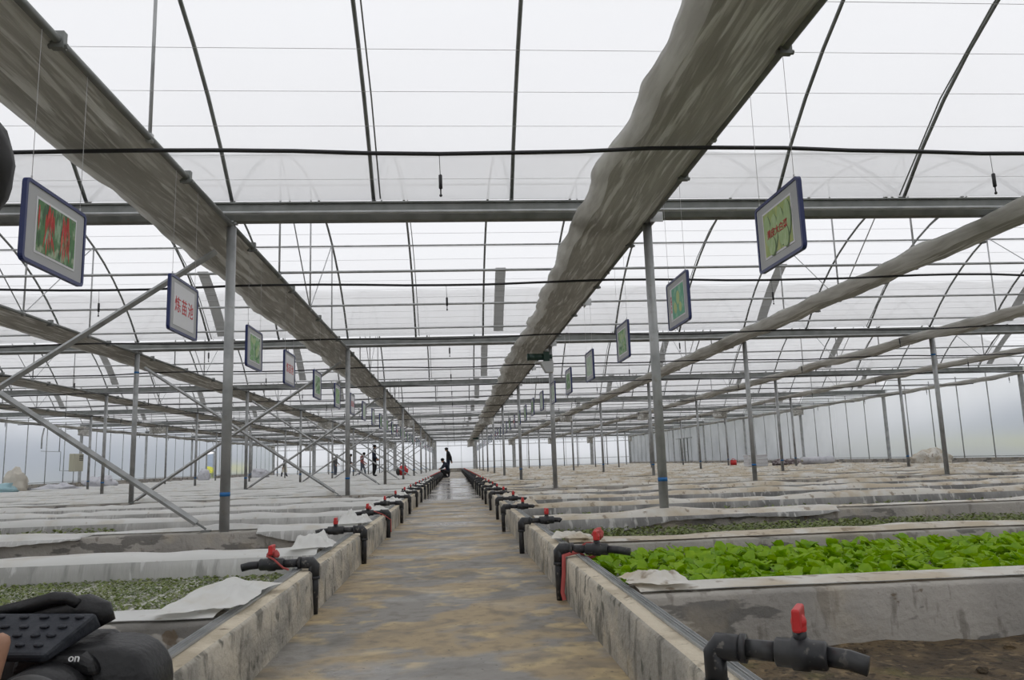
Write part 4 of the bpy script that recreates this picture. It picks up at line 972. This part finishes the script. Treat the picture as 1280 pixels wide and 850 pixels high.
person('man in navy squatting on the far aisle by the left kerb', (-.52, 43.6, 0), -pi / 2 * .85, dict(pelvis=(0, .14, .32), spine=(0, .10, .50), chest=(0, -.04, .70), neck=(0, -.14, .86), head=(0, -.20, .96), crown=(0, -.21, 1.04), face=(0, -.9, -.35), Lsh=(.175, -.06, .79), Rsh=(-.175, -.06, .79),
     Lel=(.22, -.20, .60), Rel=(-.22, -.20, .60), Lwr=(.08, -.33, .53), Rwr=(-.08, -.33, .53), Lhip=(.10, .12, .30), Rhip=(-.10, .12, .30), Lkn=(.17, -.30, .47), Rkn=(-.17, -.30, .47), Lan=(.13, .0, .085), Ran=(-.13, .0, .085), Lto=(.15, -.18, .035), Rto=(-.15, -.18, .035)), dict(top='navy', legs='blackcloth', shoe='shoe', skin='skin'), 1.0)

# ------------------------------------------------------------------ foreground: seated photographer at the left and the camera in his hands
# his camera: local x = image right, y = away from us, z = up
CX = Vector((0, 0, CAMZ)) + (_f * .60 + _R * ((72 - 640) / F_PX * .60) - _U * ((872 - 425) / F_PX * .60))
t = thing('photo_camera', 'black camera with a flash unit in the foreground at the lower left', 'camera', CX)
bk = -_f; fwd_ = (_f * .97 - _U * .10).normalized(); up_ = (_U * .97 + _f * .10).normalized(); rt_ = fwd_.cross(up_)
mw = Matrix.Identity(4)
for i_ in range(3): mw[i_][0] = rt_[i_]; mw[i_][1] = fwd_[i_]; mw[i_][2] = up_[i_]; mw[i_][3] = CX[i_]
t.matrix_world = mw
def rbody(w0, w1, h0, h1, d0, d1, r):
    q = MB(); n = 5; pr = []
    for cx, cz, a0 in ((w1 - r, h1 - r, 0), (w0 + r * .5, h1 - r * .5, pi / 2), (w0 + r * .5, h0 + r * .5, pi), (w1 - r * .5, h0 + r * .5, 1.5 * pi)):
        rr_ = r if a0 == 0 else r * .5
        for k in range(n + 1):
            a = a0 + pi / 2 * k / n; pr.append((cx + rr_ * math.cos(a), cz + rr_ * math.sin(a)))
    m_ = len(pr); cx = sum(p[0] for p in pr) / m_; cz = sum(p[1] for p in pr) / m_
    rings = [(d0, .93), (d0 + .006, .985), (d0 + .014, 1.0), (d1 - .01, 1.0), (d1, .95)]
    vs = [(cx + (p[0] - cx) * sc2, d, cz + (p[1] - cz) * sc2) for d, sc2 in rings for p in pr]
    fs = [(j * m_ + i, j * m_ + (i + 1) % m_, (j + 1) * m_ + (i + 1) % m_, (j + 1) * m_ + i) for j in range(4) for i in range(m_)]
    fs += [tuple(range(m_))[::-1], tuple(4 * m_ + i for i in range(m_))]
    return q.add(vs, fs)
body = obj('camera_body', rbody(-.085, .072, -.075, .0385, -.004, .050, .034), 'cambody', t)
prism = MB(); pr = [(-.032, .022), (.036, .022), (.032, .034), (.022, .0385), (-.022, .0385), (-.030, .034)]
n = len(pr); vs = [(p[0], -.012, p[1] - .004) for p in pr] + [(p[0] * .95, .045, p[1] + .003) for p in pr]; prism.add(vs, [tuple(range(n)), tuple(range(2 * n - 1, n - 1, -1))] + [((i + 1) % n, i, n + i, n + (i + 1) % n) for i in range(n)])
bev(obj('viewfinder_hump', prism, 'cambody', t, False), .005, 3)
ln = MB(); ln.tube([(0, .0, 0), (0, -.012, 0), (0, -.016, 0), (0, -.038, 0), (0, -.041, 0)], [.032, .032, .0345, .0345, .032], 48, cap=False); lens = obj('lens_barrel', ln, 'cambody', t); lens.location = (0.003, 0, -.003)
q = MB(); q.tube([(0, -.0405, 0), (0, -.043, 0), (0, -.043, 0), (0, -.036, 0)], [.0330, .0318, .0275, .0268], 48, cap=False); obj('lens_ring', q, 'camring', lens)
q = MB(); q.ball((0, -.026, 0), .027, 24, 10, sq=(1, .35, 1)); obj('lens_glass', q, 'camglass', lens)
o = link('lettering', text_mesh('on', .0085, 'white'), t, (.0185, -.0135, .0335), (pi / 2 - .35, 0, 0)); tag(o, 'small white lettering')
# flash unit folded over the hot shoe: ribbed plate with rows of bumps
fl = MB(); vs = [(-.032, -.024, .0385), (.001, -.024, .0385), (.0185, .016, .0605), (-.075, .016, .0605), (-.032, -.018, .031), (.000, -.018, .031), (.0185, .028, .046), (-.075, .028, .046)]
fl.add(vs, [(0, 1, 2, 3), (5, 4, 7, 6), (0, 4, 5, 1), (1, 5, 6, 2), (2, 6, 7, 3), (0, 3, 7, 4)]); flash = obj('flash_plate', fl, 'camrubber', t, False); bev(flash, .003, 2)
q = MB()
for r_, xs in ((.2, (-.022, -.008)), (.42, (-.03, -.016, -.004)), (.62, (-.045, -.03, -.014, 0.0)), (.85, (-.055, -.036, -.02, -.004, .008))):
    for x_ in xs:
        q.ball((x_, -.024 + .040 * r_, .0385 + .022 * r_ + .001), .0027, 8, 5, sq=(1.5, 1, .6))
obj('button', q, 'camrubber', flash)
q = MB(); q.tube([(-.07, .034, .050), (-.022, .034, .056), (.002, .034, .0595), (.013, .034, .056), (.018, .034, .047)], [.009, .011, .0115, .010, .007], 12); obj('flash_head', q, 'cambody', flash)
q = MB(); q.tube([(-.07, .026, .058), (-.04, .026, .0635), (-.022, .026, .0685), (-.010, .026, .069), (-.002, .026, .064)], [.004, .006, .006, .005, .004], 10); obj('flash_flap', q, 'cambody', flash)
# the photographer himself: sitting on the kerb just outside the left edge, facing us
ph = Vector((-.832, 1.02, 0))
tipw = CX - rt_ * .044 + up_ * .086 - fwd_ * .05; hdir = Vector((.22, -.10, .97)).normalized(); wr_ = tipw - hdir * .172 - ph
def loc_(v): return (-(v[0] - ph.x), -(v[1] - ph.y), v[2])
hl = CX - rt_ * .085 + up_ * -.004; hl2 = CX + rt_ * .03 - up_ * .085
person('photographer sitting on the kerb at the left edge, black hair, holding the black camera', (ph.x, ph.y, 0), 0,
       dict(pelvis=(0, .12, .385), spine=(0, .08, .56), chest=(0, .03, .76), neck=(.07, -.01, .98), head=(.142, -.04, 1.118), crown=(.152, -.03, 1.198), Lsh=(.17, .02, .87), Rsh=(-.19, .03, .86), Lel=(.22, -.14, .63), Rel=(-.25, -.12, .62),
            Lwr=(.31, -.37, .50), Rwr=tuple(wr_), Rhd=(tuple(hdir), (.1, 1, .1), .12), Lhd=((.9, -.3, .1), (0, 0, 1), .5),
            Lhip=(.10, .16, .365), Rhip=(-.06, .06, .365), Lkn=(.40, .10, .40), Rkn=(.34, -.14, .40), Lan=(.34, .08, .085), Lto=(.50, .03, .035), Ran=(.27, -.12, .085), Rto=(.42, -.20, .035)),
       dict(top='blackcloth', legs='jean', shoe='shoe', skin='skin'), 1.0)
